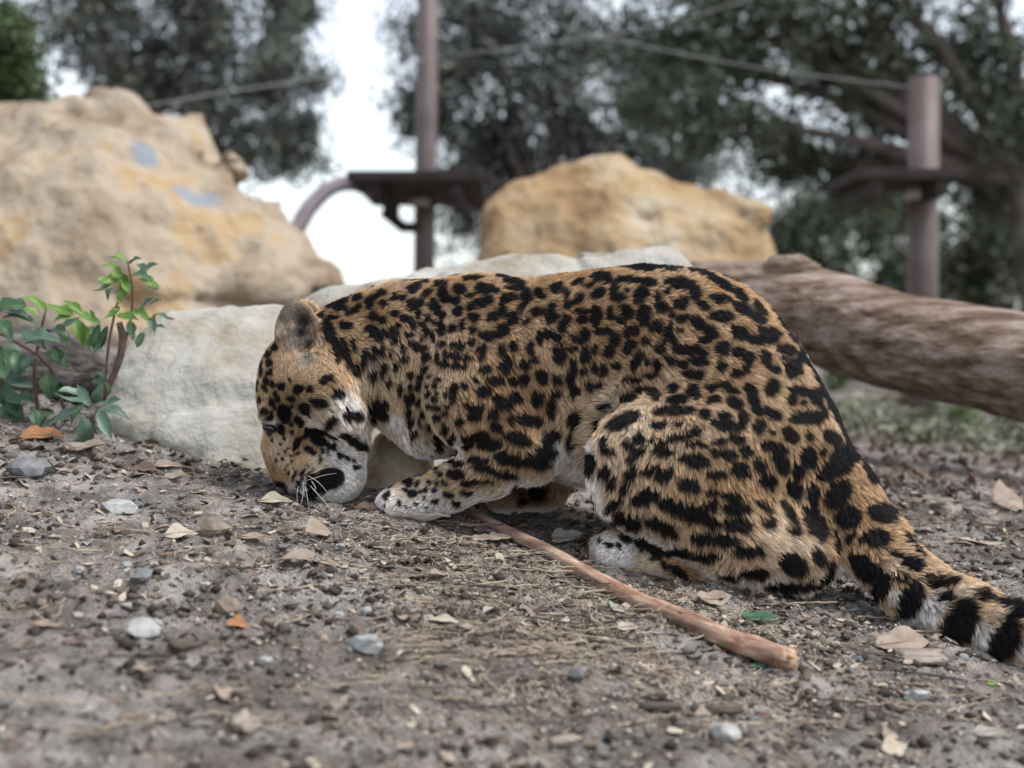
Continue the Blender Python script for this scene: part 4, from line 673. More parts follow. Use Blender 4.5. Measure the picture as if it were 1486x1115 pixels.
for wl in ([(447, 697, 2.17), (470, 690, 2.15), (488, 687, 2.13)], [(450, 705, 2.17), (468, 725, 2.15), (485, 746, 2.13)], [(443, 706, 2.175), (446, 722, 2.17), (448, 736, 2.165)],
           [(433, 706, 2.18), (431, 718, 2.175), (432, 730, 2.17)], [(452, 698, 2.17), (458, 708, 2.16), (457, 712, 2.15)], [(460, 608, 2.17), (472, 602, 2.15), (490, 600, 2.13)], [(482, 632, 2.17), (492, 637, 2.15), (506, 648, 2.14)], [(446, 690, 2.17), (462, 700, 2.15), (476, 716, 2.12)], [(440, 700, 2.175), (440, 716, 2.17), (437, 732, 2.16)], [(450, 688, 2.17), (470, 680, 2.14), (492, 676, 2.11)]):
    q = smooth_path([tuple(W(*p)) for p in wl], 8); under(mesh_obj('whisker', *tube(q, list(np.linspace(0.0004, 0.00015, 8)), 5), m_whisk))

# ================================================================== LITTER ON THE DIRT
def leaf_mesh(name, L, Wd, curl, cup, seed, twist=0.0, thick=0.0):
    rr = random.Random(seed); nu, nv = 11, 5; V, Fc = [], []
    pk = rr.uniform(0.38, 0.55); e1, e2 = rr.uniform(0.6, 0.9), rr.uniform(0.8, 1.2)
    ph = rr.uniform(0, 6)
    for i in range(nu):
        t = i / (nu - 1); wdt = Wd / 2 * (math.sin(PI * (0.5 * t / pk if t < pk else 0.5 + 0.5 * (t - pk) / (1 - pk))) ** (e1 if t < pk else e2)) + 0.0004
        wdt *= 1 + 0.16 * math.sin(9 * t + ph) + 0.06 * math.sin(23 * t + 2 * ph); ang = curl * (t - 0.4)
        x = (t - 0.5) * L; z = -0.28 * curl * L * (t - 0.45) ** 2 * 1.6 * (1 if seed % 3 else -1) + 0.02 * L * math.sin(8 * t + ph)
        for j in range(nv):
            s = (j / (nv - 1) - 0.5) * 2; y = s * wdt; tw = twist * (t - 0.5)
            zz = 0.6 * cup * abs(s) ** 1.5 * wdt + 0.02 * Wd * math.sin(13 * t + 5 * s + ph)
            V.append((x, y * math.cos(tw) - zz * math.sin(tw), z + zz * math.cos(tw) + y * math.sin(tw)))
    for i in range(nu - 1):
        for j in range(nv - 1): a = i * nv + j; Fc.append((a, a + nv, a + nv + 1, a + 1))
    me = bpy.data.meshes.new(name); me.from_pydata(V, [], Fc); me.update(); me.polygons.foreach_set('use_smooth', np.ones(len(Fc), bool)); return me
def lmat(name, a, b, rough=0.75): return nmat(name, [(0.35, a), (0.65, b)], scale=40, rough=rough, spec=0.3, bump=0.35, bscale=300, bdist=0.001)
LM = {'cream': lmat('cream_dry_leaf', (0.30, 0.25, 0.19), (0.46, 0.40, 0.32)), 'tan': lmat('tan_dry_leaf', (0.19, 0.145, 0.11), (0.32, 0.26, 0.21)),
      'brown': lmat('brown_dry_leaf', (0.07, 0.048, 0.036), (0.15, 0.105, 0.08)), 'grey': lmat('grey_dry_leaf', (0.20, 0.19, 0.17), (0.33, 0.32, 0.29)),
      'orange': lmat('orange_dry_leaf', (0.20, 0.085, 0.04), (0.34, 0.17, 0.08)), 'green': lmat('green_leaf', (0.035, 0.085, 0.05), (0.07, 0.14, 0.085), 0.45),
      'fresh': lmat('fresh_leaf', (0.07, 0.15, 0.022), (0.16, 0.27, 0.05), 0.45), 'shrub': lmat('shrub_leaf', (0.030, 0.075, 0.035), (0.065, 0.125, 0.06), 0.4), 'bluegreen': lmat('blue_green_leaf', (0.055, 0.105, 0.075), (0.11, 0.17, 0.13), 0.4)}
m_rib = mat('leaf_rib', (0.25, 0.19, 0.12), 0.7)
def seat(o, p, tilt_x, tilt_y, yaw, sink=0.001):
    """lay an object on the dirt: lowest vertex just touching"""
    n = Vector((-SX, -SY, 1)).normalized(); q = n.to_track_quat('Z', 'Y').to_matrix().to_4x4()
    M = Matrix.Translation(p) @ Matrix.Rotation(yaw, 4, 'Z') @ Matrix.Rotation(tilt_y, 4, 'Y') @ Matrix.Rotation(tilt_x, 4, 'X')
    co = np.empty(len(o.data.vertices) * 3, np.float32); o.data.vertices.foreach_get('co', co); co = co.reshape(-1, 3)
    Mn = np.array(M); wc = co @ Mn[:3, :3].T + Mn[:3, 3]; dz = (wc[:, 2] - gz(wc[:, 0], wc[:, 1])); lo = np.sort(dz)[:max(1, len(dz) // 14)].mean()
    M.translation.z -= lo + sink; o.matrix_world = M; return o
def body_in_view(px, py): return bvh.ray_cast(CAM, ray(px, py).normalized())[0] is not None
BIG = [  # px, py, length px, width px, yaw deg, tilt, curl, cup, colour, label
 (262, 783, 50, 30, 15, 20, 0.4, 0.3, 'cream', 'broad cream leaf curled up on the dirt before the pale slab'),
 (450, 821, 98, 26, -6, 16, 0.9, 0.5, 'tan', 'long curled brown leaf lying in the open before the jaguar'),
 (372, 790, 58, 16, -8, 12, 0.5, 0.3, 'tan', 'flat tan leaf lying behind the long curled leaf'),
 (463, 782, 45, 34, 40, 30, 0.7, 0.4, 'tan', 'crumpled tan leaf standing up near the jaguar whiskers'),
 (345, 913, 34, 22, 30, 28, 1.2, 0.6, 'orange', 'small rusty orange curled leaf on bare dirt'),
 (405, 908, 62, 14, 4, 8, 0.2, 0.2, 'grey', 'narrow grey-green leaf beside the rusty orange leaf'),
 (70, 913, 50, 16, 8, 10, 0.3, 0.2, 'tan', 'pale tan leaf beside a thin white twig on the dirt'),
 (240, 679, 46, 18, 12, 22, 0.4, 0.3, 'tan', 'tan leaf leaning against the foot of the pale slab'),
 (128, 663, 82, 24, -22, 24, 0.8, 0.6, 'tan', 'long tan leaf folded over below the rosette plant'),
 (60, 640, 70, 30, -10, 26, 0.5, 0.5, 'orange', 'large reddish brown leaf in the pile beside the rotting log'),
 (208, 690, 44, 20, -5, 24, 0.8, 0.6, 'brown', 'dark brown leaf curled at the slab foot'),
 (256, 701, 36, 16, -12, 26, 0.9, 0.5, 'tan', 'small cupped leaf before the dark curled leaf'),
 (400, 734, 50, 22, 12, 24, 0.5, 0.4, 'cream', 'pale cream leaf right in front of the jaguar nose'),
 (540, 742, 52, 20, 10, 20, 0.6, 0.4, 'brown', 'dark brown leaf between the jaguar chin and paw'),
 (1102, 906, 58, 30, 8, 14, 0.25, 0.2, 'green', 'green leaf lying behind the end of the stick'),
 (1100, 972, 28, 12, 0, 10, 0.2, 0.2, 'green', 'small green leaf scrap below the end of the stick'),
 (1050, 941, 54, 24, -14, 26, 0.8, 0.5, 'cream', 'curled cream leaf pressed against the near side of the stick'),
 (1036, 880, 54, 28, 16, 30, 0.9, 0.3, 'tan', 'brown leaf with raised point between stick and jaguar'),
 (1312, 947, 92, 40, 12, 26, 0.5, 0.5, 'tan', 'big arched tan leaf beside the jaguar tail'),
 (1290, 1072, 46, 18, 60, 40, 0.5, 0.4, 'tan', 'tan leaf standing on edge in front of the bark chip'),
 (1298, 1096, 44, 26, 20, 34, 0.6, 0.4, 'cream', 'ragged pale leaf half under the leaf standing on edge'),
 (1436, 1073, 52, 20, 10, 18, 0.3, 0.3, 'grey', 'flat greyish pink leaf alone on smooth dirt'),
 (1440, 996, 15, 9, 5, 20, 0.2, 0.2, 'fresh', 'tiny bright green leaf on bare dirt'),
 (824, 786, 48, 26, -10, 28, 0.7, 0.5, 'grey', 'grey-white crumpled leaf between stick and hind paw'),
 (725, 790, 40, 18, 15, 20, 0.5, 0.3, 'cream', 'pale leaf scrap beside the thin end of the stick'),
 (700, 785, 34, 16, -10, 20, 0.4, 0.3, 'tan', 'tan leaf scrap tucked before the curled forepaw'),
 (895, 888, 24, 20, 60, 30, 0.3, 0.3, 'grey', 'small grey leaf standing before the middle of the stick'),
 (912, 916, 34, 18, 10, 20, 0.5, 0.4, 'cream', 'cream leaf scrap among dry rootlets before the stick'),
 (800, 752, 62, 18, -4, 14, 0.3, 0.3, 'grey', 'long grey leaf in the shade under the jaguar belly'),
 (1420, 790, 74, 14, -14, 8, 0.2, 0.2, 'cream', 'long pale leaf on the dirt behind the tail'),
 (1465, 742, 60, 44, 30, 45, 0.6, 0.4, 'tan', 'brown leaf standing upright on dirt beyond the tail')]
for k, (px, py, Lp, Wp, yaw, tl, cu, cp, co, lab) in enumerate(BIG):
    p = ground_hit(px, py); sc = p.y / F; o = bpy.data.objects.new('dry_leaf' if co not in ('green', 'fresh') else 'green_leaf', leaf_mesh('leaf', Lp * sc, Wp * sc * 1.25, cu, cp, k + 100, random.uniform(-0.5, 0.5)))
    o.data.materials.append(LM[co]); C.objects.link(o); seat(o, p, math.radians(tl), math.radians(random.uniform(-5, 5)), math.radians(yaw), -0.0015); tag(o, lab, 'leaf')
    if Lp > 45:
        v, f = tube([((t - 0.5) * Lp * sc, 0, -0.28 * cu * Lp * sc * (t - 0.45) ** 2 * 1.6 * (1 if (k + 100) % 3 else -1) + 0.0006) for t in np.linspace(0.0, 0.97, 9)], list(np.linspace(0.0008, 0.0003, 9)), 5)
        mesh_obj('midrib', v, f, LM[co] if co in ('green',) else m_rib, o)
# chips of bark, stones
def chip_mesh(L, Wd, T, seed):
    rr = random.Random(seed); bm = bmesh.new(); bmesh.ops.create_cube(bm, size=1)
    bmesh.ops.subdivide_edges(bm, edges=bm.edges[:], cuts=3, use_grid_fill=True)
    for v in bm.verts:
        t = v.co.x; v.co = Vector((v.co.x * L * (1 + 0.10 * math.sin(7 * v.co.y + seed)), v.co.y * Wd * (1 - 0.5 * abs(t) ** 2 + 0.1 * math.sin(9 * t + seed)), v.co.z * T * (1 - 0.3 * abs(t)) + 0.25 * Wd * (v.co.y ** 2)))
        v.co += Vector((rr.uniform(-1, 1) * L * 0.03, rr.uniform(-1, 1) * Wd * 0.06, rr.uniform(-1, 1) * T * 0.2))
    me = bpy.data.meshes.new('chip'); bm.to_mesh(me); bm.free(); me.polygons.foreach_set('use_smooth', np.ones(len(me.polygons), bool)); return me
def stone_mesh(R_, seed, flat=0.7):
    bm = bmesh.new(); bmesh.ops.create_icosphere(bm, subdivisions=2, radius=1); co = np.array([v.co[:] for v in bm.verts]); rs = np.random.default_rng(seed)
    r_ = np.ones(len(co)) * 9
    for _ in range(11):
        n = rs.normal(0, 1, 3); n /= np.linalg.norm(n); dd = co @ n; r_ = np.where(dd > 0.05, np.minimum(r_, rs.uniform(0.52, 0.92) / np.maximum(dd, 0.05)), r_)
    r_ = np.minimum(r_, 1.15) * (1 + 0.09 * fbm(co, 3.0, 4, seed, 0.6)); co = co * r_[:, None] * np.array([1.4, 1.1, flat * 1.15]) * R_
    for v, c in zip(bm.verts, co): v.co = c
    me = bpy.data.meshes.new('stone'); bm.to_mesh(me); bm.free(); return me
m_chip = nmat('bark_chip', [(0.35, (0.17, 0.14, 0.115)), (0.65, (0.34, 0.29, 0.25))], scale=30, stretch=(1, 6, 3), bump=0.7, bscale=150, bdist=0.002)
m_chipd = nmat('dark_chip', [(0.35, (0.05, 0.04, 0.034)), (0.65, (0.12, 0.10, 0.085))], scale=30, stretch=(1, 5, 3), bump=0.7, bscale=150, bdist=0.002)
STM = {'white': nmat('white_stone', [(0.35, (0.22, 0.225, 0.22)), (0.65, (0.40, 0.40, 0.385))], scale=40, bump=0.4, bscale=200, bdist=0.001),
       'blue': nmat('blue_grey_stone', [(0.35, (0.10, 0.103, 0.107)), (0.65, (0.20, 0.203, 0.205))], scale=40, bump=0.4, bscale=200, bdist=0.001),
       'brown': nmat('brown_stone', [(0.35, (0.13, 0.10, 0.075)), (0.65, (0.25, 0.20, 0.16))], scale=40, bump=0.4, bscale=200, bdist=0.001)}
def thing_at(name, me, m, px, py, yaw, tx, ty, lab, cat, grp=None, sink=0.001):
    o = bpy.data.objects.new(name, me)
    if not me.materials: me.materials.append(m)
    C.objects.link(o); seat(o, ground_hit(px, py), math.radians(tx), math.radians(ty), math.radians(yaw), sink); return tag(o, lab, cat, grp)
def pxm(py): return ground_hit(743, py).y / F
for px, py, Lp, Wp, yaw, tx, m, lab in [(1335, 967, 78, 34, -6, 22, m_chip, 'pale split bark chip lying against the big arched leaf'), (357, 1062, 62, 28, 82, 34, m_chip, 'pale wood chip standing on end on bare dirt'),
      (958, 1036, 60, 16, 4, 8, m_chipd, 'brown bark strip lying among small twigs'), (268, 943, 40, 20, 50, 15, m_chipd, 'dark bark fragment tilted up on the open dirt'),
      (1050, 1040, 56, 18, -6, 10, m_chipd, 'dark weathered bark strip with split edge'), (820, 1082, 50, 14, 35, 12, m_chip, 'narrow splinter of grey wood lying aslant')]:
    s_ = pxm(py); thing_at('bark_chip', chip_mesh(Lp * s_, Wp * s_ * 1.2, 0.006, int(px)), m, px, py, yaw, tx, 0, lab, 'bark chip')
for px, py, rp, m, lab in [(170, 740, 20, 'white', 'bluish white angular stone on the dirt before the pale slab'), (203, 922, 20, 'white', 'rounded white and grey stone half set in dirt'),
      (208, 843, 13, 'blue', 'small blue-grey stone between the two white stones'), (313, 777, 17, 'brown', 'tan egg shaped stone beside the broad cream leaf'), (535, 950, 20, 'white', 'flat whitish stone near thin dry roots'),
      (1328, 1020, 17, 'white', 'small chalk white stone beyond the tail leaf'), (35, 692, 22, 'blue', 'dark grey stone near the rotting log'), (745, 750, 10, 'brown', 'little tan stone by the curled forepaw'),
      (838, 990, 13, 'blue', 'pale blue-grey chip of stone among rootlets'), (1052, 1073, 18, 'white', 'flat pale stone before the bark strips'), (330, 885, 16, 'brown', 'brown stone sunk in the open dirt')]:
    thing_at('stone', stone_mesh(rp * pxm(py), int(px), 0.72), STM[m], px, py, random.uniform(0, 180), 0, 0, lab, 'stone', None, 0.3 * rp * pxm(py))
# the stick
m_stick = nmat('peeled_stick', [(0.33, (0.13, 0.07, 0.048)), (0.46, (0.29, 0.175, 0.12)), (0.56, (0.38, 0.25, 0.18)), (0.68, (0.55, 0.42, 0.33))], scale=34, stretch=(0.35, 2.2, 2.2), bump=0.9, bscale=60, bdist=0.003, detail=10)
m_cut = mat('split_wood', (0.42, 0.29, 0.19), 0.8); sp_ = []
for px, py, rp in [(676, 738, 7), (700, 753, 7.5), (745, 776, 8.5), (800, 803, 9.5), (860, 838, 11), (925, 872, 12), (990, 898, 13), (1050, 926, 15), (1100, 943, 17), (1142, 958, 17)]:
    p = ground_hit(px, py + rp * 1.0); r_ = rp * p.y / F; p = W(px, py, p.y); p.z = max(p.z, float(gz(p.x, p.y)) + r_ * 0.9); sp_.append((*p, r_))
stick = bark_log('stick', sp_, m_stick, nseg=90, nr=20, seed=33, amp=0.17)
yw = math.atan2(sp_[-1][1] - sp_[0][1], sp_[-1][0] - sp_[0][0]); MS = Matrix.Translation(sp_[5][:3]) @ Matrix.Rotation(yw, 4, 'Z'); stick.data.transform(MS.inverted()); stick.matrix_world = MS
def on_stick(o): o.parent = stick; o.matrix_parent_inverse = MS.inverted(); return o
tag(stick, 'long peeled reddish brown stick lying from the forepaw out past the hind paw', 'stick')
rr0 = random.Random(4); e_, e0 = Vector(sp_[-1][:3]), Vector(sp_[-2][:3]); dr = (e_ - e0).normalized()
on_stick(mesh_obj('split_end', *tube([e_ - dr * 0.004, e_ + dr * 0.006, e_ + dr * 0.0085], [sp_[-1][3] * 0.97, sp_[-1][3] * 0.9, sp_[-1][3] * 0.55], 14, jitter=0.28, seed=5), m_cut))
for k in range(5):
    q = rr0.uniform(0, 6.28); of = Vector((0, math.cos(q), math.sin(q))) * sp_[-1][3] * 0.7; Lk = rr0.uniform(0.008, 0.02)
    on_stick(mesh_obj('splinter', *tube([e_ + of - dr * 0.006, e_ + of + dr * Lk * 0.6, e_ + of * 0.9 + dr * Lk], [0.0045, 0.003, 0.0006], 5, jitter=0.3, seed=k), m_cut if k % 2 else m_stick))
for t, off in ((3, 0.9), (6, 0.95)):
    c = Vector(sp_[t][:3]); on_stick(mesh_obj('knot', *tube([c + Vector((0, -0.5, 0.5)) * sp_[t][3], c + Vector((0, -0.85, 0.78)) * sp_[t][3]], [sp_[t][3] * 0.6, sp_[t][3] * 0.25], 9, jitter=0.2, seed=t), m_stick))
# scattered look-alikes
rr = random.Random(21)
LT = [leaf_mesh('leaf', L, L * q, c, cu, 300 + k, tw) for k, (L, q, c, cu, tw) in enumerate([(0.030, .45, .5, .4, .3), (0.024, .6, .8, .5, -.4), (0.040, .35, .4, .3, .5), (0.020, .7, .6, .5, 0), (0.034, .5, 1.0, .6, .6), (0.028, .3, .3, .2, -.5)])]
LTM = [(m, t) for m in ('cream', 'tan', 'brown', 'grey', 'tan') for t in LT]; LTD = []
for m, t in LTM: d_ = t.copy(); d_.materials.append(LM[m]); LTD.append((m, d_))
def where(px, py):
    if px < 430 and py < 730: return 'below the leafy plants and pale slab'
    if px > 1230 and py < 830: return 'on the dirt behind the jaguar tail'
    if px > 1160: return 'in front of the jaguar tail'
    if py < 742 + (px - 683) * 0.476: return 'between the stick and the jaguar' if px > 690 else 'close by the jaguar head and paw'
    if px < 560 and py < 870: return 'around the long curled brown leaf'
    if px < 600: return 'on open dirt near the rusty orange leaf'
    return 'on the dirt in front of the stick'
def scatter(n, fn_, boxes):
    done = 0; tries = 0
    while done < n and tries < n * 6:
        tries += 1; x0, x1, y0, y1 = rr.choice(boxes); px, py = rr.uniform(x0, x1), rr.uniform(y0, y1)
        if body_in_view(px, py): continue
        fn_(px, py); done += 1
WORD = {'cream': 'pale cream', 'tan': 'tan', 'brown': 'dark brown', 'grey': 'greyish'}
def sc_leaf(px, py):
    m, d_ = rr.choice(LTD); o = bpy.data.objects.new('dry_leaf', d_); C.objects.link(o); s_ = rr.uniform(0.6, 1.15); o.scale = (s_, s_, s_)
    seat(o, ground_hit(px, py), rr.uniform(-0.1, 0.5), rr.uniform(-0.2, 0.2), rr.uniform(0, 6.28)); tag(o, 'small %s dry leaf scrap %s' % (WORD[m], where(px, py)), 'leaf', '%s leaf scraps %s' % (WORD[m], where(px, py)))
scatter(170, sc_leaf, [(0, 1486, 690, 1110), (0, 420, 640, 720), (520, 1200, 760, 960), (1240, 1486, 640, 800), (1240, 1486, 600, 700), (0, 160, 610, 680), (0, 420, 640, 720), (1240, 1486, 620, 780)])
SD = []
for k in range(9):
    me = stone_mesh(0.006, 500 + k, rr.uniform(0.55, 0.85)); c = ('white', 'blue', 'brown')[k % 3]; me.materials.append(STM[c]); SD.append((c, me))
SW = {'white': 'whitish', 'blue': 'blue-grey', 'brown': 'brown'}
def sc_stone(px, py):
    c, me = rr.choice(SD); o = bpy.data.objects.new('pebble', me); C.objects.link(o); s_ = rr.choice((0.4, 0.5, 0.6, 0.75, 1.1)) * rr.uniform(0.8, 1.2); o.scale = (s_, s_, s_)
    seat(o, ground_hit(px, py), 0, 0, rr.uniform(0, 6.28), 0.0016 * s_ + 0.0006); tag(o, '%s %s pebble %s' % ('tiny' if s_ < 0.6 else 'small', SW[c], where(px, py)), 'pebble', '%s %s pebbles %s' % ('tiny' if s_ < 0.6 else 'small', SW[c], where(px, py)))
scatter(70, sc_stone, [(0, 1486, 690, 1110), (0, 700, 720, 1000), (1200, 1486, 640, 1000)])
m_root = nmat('dry_rootlet', [(0.35, (0.21, 0.165, 0.12)), (0.65, (0.40, 0.335, 0.26))], scale=60, bump=0)
TW = []
for k in range(12):
    L = rr.uniform(0.05, 0.14); n = 14; q = [(0, 0, 0)]; a = 0
    for i in range(n): a += rr.gauss(0, 0.22); q.append((q[-1][0] + L / n * math.cos(a), q[-1][1] + L / n * math.sin(a), abs(rr.gauss(0, 0.0008))))
    v, f = tube(q, list(np.linspace(rr.uniform(0.0008, 0.0017), 0.0004, n + 1)), 5)
    for j in (4, 8):
        e = Vector(q[j]); b_ = e + Vector((L * 0.18, rr.choice((-1, 1)) * L * 0.14, 0.003)); v2, f2 = tube([e, e.lerp(b_, 0.5) + Vector((0, 0, 0.002)), b_], [0.0006, 0.0005, 0.0003], 4, vb=len(v)); v += v2; f += f2
    me = bpy.data.meshes.new('rootlet'); me.from_pydata([tuple(x) for x in v], [], f); me.update(); me.materials.append(m_root if k % 3 else m_chipd); TW.append((k % 3, me, L, 'crooked' if math.hypot(*q[-1][:2]) < 0.93 * L else 'straight'))
def sc_twig(px, py):
    kk, me, tl_, sh = rr.choice(TW); o = bpy.data.objects.new('rootlet' if kk else 'twig', me); C.objects.link(o); s_ = rr.uniform(0.6, 1.2); o.scale = (s_, s_, s_)
    seat(o, ground_hit(px, py), rr.uniform(-.1, .1), rr.uniform(-.06, .06), rr.uniform(-0.9, 0.9) + rr.choice((0, PI)), 0.0)
    ds = ('long ' if tl_ * s_ > 0.085 else 'short ') + sh; tag(o, ds + (' pale dry rootlet ' if kk else ' dark twig ') + where(px, py), 'rootlet' if kk else 'twig', ds + (' pale rootlets ' if kk else ' dark twigs ') + where(px, py))
scatter(210, sc_twig, [(560, 1160, 780, 1080), (540, 1100, 780, 960), (620, 1000, 850, 1050), (560, 900, 770, 960), (1150, 1486, 860, 1060), (1240, 1486, 640, 840), (0, 600, 700, 1100)])
# uncountable crumbs, grit and fibres
def crumbs(name, n, lo, hi, m, lab, seed, cols, boxm=(-1.0, 1.15, 1.05, 3.3), pw=2.2):
    rs = np.random.default_rng(seed); x = rs.uniform(boxm[0], boxm[1], n * 2); y = boxm[2] + (boxm[3] - boxm[2]) * rs.random(n * 2) ** 1.3
    pt = np.stack([x, y, 0 * x], 1); ok = fbm(pt, 6.0, 3, seed) + rs.normal(0, 0.35, n * 2) > -0.05; x, y = x[ok][:n], y[ok][:n]; n = len(x)
    s = lo + (hi - lo) * rs.random(n) ** (pw * 2); z = gz(x, y) + s * 0.25
    base = np.array([(1, 0, 0), (-1, 0, 0), (0, 1, 0), (0, -1, 0), (0, 0, 1), (0, 0, -1)], float) ; tf = np.array([(0, 2, 4), (2, 1, 4), (1, 3, 4), (3, 0, 4), (2, 0, 5), (1, 2, 5), (3, 1, 5), (0, 3, 5)])
    th = rs.uniform(0, 6.28, n); V = base[None] * rs.uniform(0.55, 1.3, (n, 6, 1)) + rs.normal(0, 0.22, (n, 6, 3)); V[..., 2] *= 0.7
    X = V[..., 0] * np.cos(th)[:, None] - V[..., 1] * np.sin(th)[:, None]; Y = V[..., 0] * np.sin(th)[:, None] + V[..., 1] * np.cos(th)[:, None]
    V = np.stack([X, Y, V[..., 2]], -1) * s[:, None, None] + np.stack([x, y, z], 1)[:, None]
    Fq = (tf[None] + (np.arange(n) * 6)[:, None, None]).reshape(-1, 3); o = np_mesh(name, V.reshape(-1, 3), Fq, m, None, False)
    cc = np.array(cols)[rs.integers(0, len(cols), n)] * rs.uniform(0.7, 1.25, (n, 1)); put_attr(o.data, 'tint', np.repeat(cc, 6, 0)); return tag(o, lab, 'grit', None, 'stuff')
m_grit = mat('grit', (0.2, 0.2, 0.2), 0.95, 0.15); a = m_grit.node_tree.nodes.new('ShaderNodeAttribute'); a.attribute_name = 'tint'; m_grit.node_tree.links.new(a.outputs['Color'], m_grit.node_tree.nodes['Principled BSDF'].inputs['Base Color'])
crumbs('grit', 42000, 0.0008, 0.0050, m_grit, 'fine stone grit and bits of dry leaf strewn over the dirt', 1, [(0.17, 0.15, 0.135), (0.25, 0.225, 0.205), (0.13, 0.112, 0.098), (0.36, 0.32, 0.27), (0.22, 0.22, 0.222), (0.06, 0.05, 0.044), (0.42, 0.37, 0.30)])
crumbs('soil_crumbs', 26000, 0.0012, 0.0100, m_grit, 'dark crumbled soil lying over the dirt', 2, [(0.05, 0.042, 0.036), (0.09, 0.077, 0.067), (0.15, 0.132, 0.116)])
rs = np.random.default_rng(8); nf = 16000; fx, fy = np.concatenate([rs.uniform(-0.9, 1.1, 9000), rs.normal(0.12, 0.2, 7000)]), np.concatenate([1.1 + 2.0 * rs.random(9000) ** 1.2, rs.normal(1.82, 0.2, 7000)]); ok = (fbm(np.stack([fx, fy, 0 * fx], 1), 4.0, 2, 77) > -0.2) ; fx, fy = fx[ok], fy[ok]; nf = len(fx)
th = rs.uniform(0, 6.28, nf); Lf = rs.uniform(0.004, 0.030, nf); bend = rs.normal(0, 0.5, nf); V = []
for j in range(4):
    t = j / 3 - 0.5; ang = th + bend * t; cx = fx + np.cos(ang) * Lf * t; cy = fy + np.sin(ang) * Lf * t; cz = gz(cx, cy) + 0.0008 + 0.0035 * rs.random(nf) * (j in (0, 3))
    wd = 0.00055; V.append(np.stack([cx - np.sin(ang) * wd, cy + np.cos(ang) * wd, cz], 1)); V.append(np.stack([cx + np.sin(ang) * wd, cy - np.cos(ang) * wd, cz + 0.0006], 1))
V = np.stack(V, 1).reshape(-1, 3); base = (np.arange(nf) * 8)[:, None, None]; q = np.array([(0, 1, 3, 2), (2, 3, 5, 4), (4, 5, 7, 6)])[None] + base
tag(np_mesh('plant_fibres', V, q.reshape(-1, 4), m_root, None, False), 'fine dry plant fibres strewn over the dirt', 'fibres', None, 'stuff')

# ================================================================== PLANTS
m_stem = nmat('plant_stem', [(0.35, (0.07, 0.045, 0.035)), (0.65, (0.15, 0.10, 0.08))], scale=40, bump=0.3, bscale=120)
m_vein = mat('leaf_vein', (0.14, 0.20, 0.10), 0.5)
def plant(name, lab, d0, stems, leaves, group=None):
    leaves = leaves + [(x + rr.uniform(-16, 16), y + rr.uniform(-14, 14), L * rr.uniform(0.6, 0.9), w_ * rr.uniform(0.7, 0.95), a + rr.uniform(-50, 50), c) for x, y, L, w_, a, c in leaves if name != 'rosette_plant']
    root = empty(name, ground_hit(stems[0][0][0], stems[0][0][1])); tag(root, lab, 'plant', group); iv = Matrix.Translation(root.location).inverted()
    for st in stems:
        q = smooth_path([(*W(x, y, d0 + dd), r_ * d0 / F) for x, y, dd, r_ in st], 14); o = mesh_obj('stem', *tube([p[:3] for p in q], list(q[:, 3]), 8, jitter=0.08), m_stem); o.parent = root; o.matrix_parent_inverse = iv
    for k, (x, y, Lp, Wp, ang, co) in enumerate(leaves):
        dd = rr.uniform(-0.05, 0.05); s_ = d0 / F; me = leaf_mesh('leaf', Lp * 0.92 * s_, Wp * 1.0 * s_, rr.uniform(0.5, 1.4), rr.uniform(0.5, 1.1), 900 + k + int(x), rr.uniform(-.4, .4)); me.materials.append(LM[co])
        o = bpy.data.objects.new('leaf', me); C.objects.link(o); dirv = Vector((math.cos(math.radians(ang)), rr.uniform(-0.45, 0.25), -math.sin(math.radians(ang)))).normalized()
        nn = Vector((rr.uniform(-.4, .4), rr.uniform(-0.9, -0.3), 0.9)); yv = nn.cross(dirv).normalized(); zv = dirv.cross(yv)
        M = Matrix((dirv, yv, zv)).transposed().to_4x4(); M.translation = W(x, y, d0 + dd)
        o.parent = root; o.matrix_parent_inverse = iv; o.matrix_basis = M
        rib = [Vector(me.vertices[i * 5 + 2].co) + Vector((0, 0, 0.0003)) for i in range(11)]; mesh_obj('midrib', *tube(rib, list(np.linspace(0.0008, 0.0003, 11)), 5), m_vein, o)
    return root
plant('leafy_sapling', 'upright sapling with bent brown stem and bright green leaves beside the pale slab', 2.52,
      [[(148, 582, 0, 5), (160, 555, 0, 5.5), (174, 520, 0, 5.5), (178, 490, 0, 5.5), (173, 468, 0, 4.5)], [(176, 520, 0.01, 2), (190, 460, 0.02, 2), (192, 420, 0.02, 1.6), (185, 378, 0.02, 1.2)], [(150, 585, 0.02, 2), (158, 500, 0.03, 2), (172, 430, 0.03, 1.5)]],
      [(172, 375, 30, 14, 200, 'fresh'), (196, 378, 26, 12, -20, 'green'), (160, 412, 34, 16, 170, 'fresh'), (180, 425, 46, 17, 100, 'fresh'), (205, 400, 40, 15, 15, 'green'), (218, 410, 36, 15, 25, 'fresh'), (150, 420, 34, 14, 150, 'shrub'), (172, 398, 28, 13, 70, 'fresh'),
       (185, 460, 36, 15, 10, 'fresh'), (205, 455, 34, 14, 30, 'fresh'), (220, 470, 28, 12, 60, 'green'), (150, 490, 40, 15, 110, 'shrub'), (165, 455, 30, 13, 140, 'fresh'), (215, 440, 30, 12, -30, 'green'), (190, 480, 34, 13, 80, 'shrub'), (240, 462, 34, 10, 20, 'bluegreen'), (145, 555, 30, 14, 10, 'green'), (160, 560, 26, 12, 100, 'shrub')])
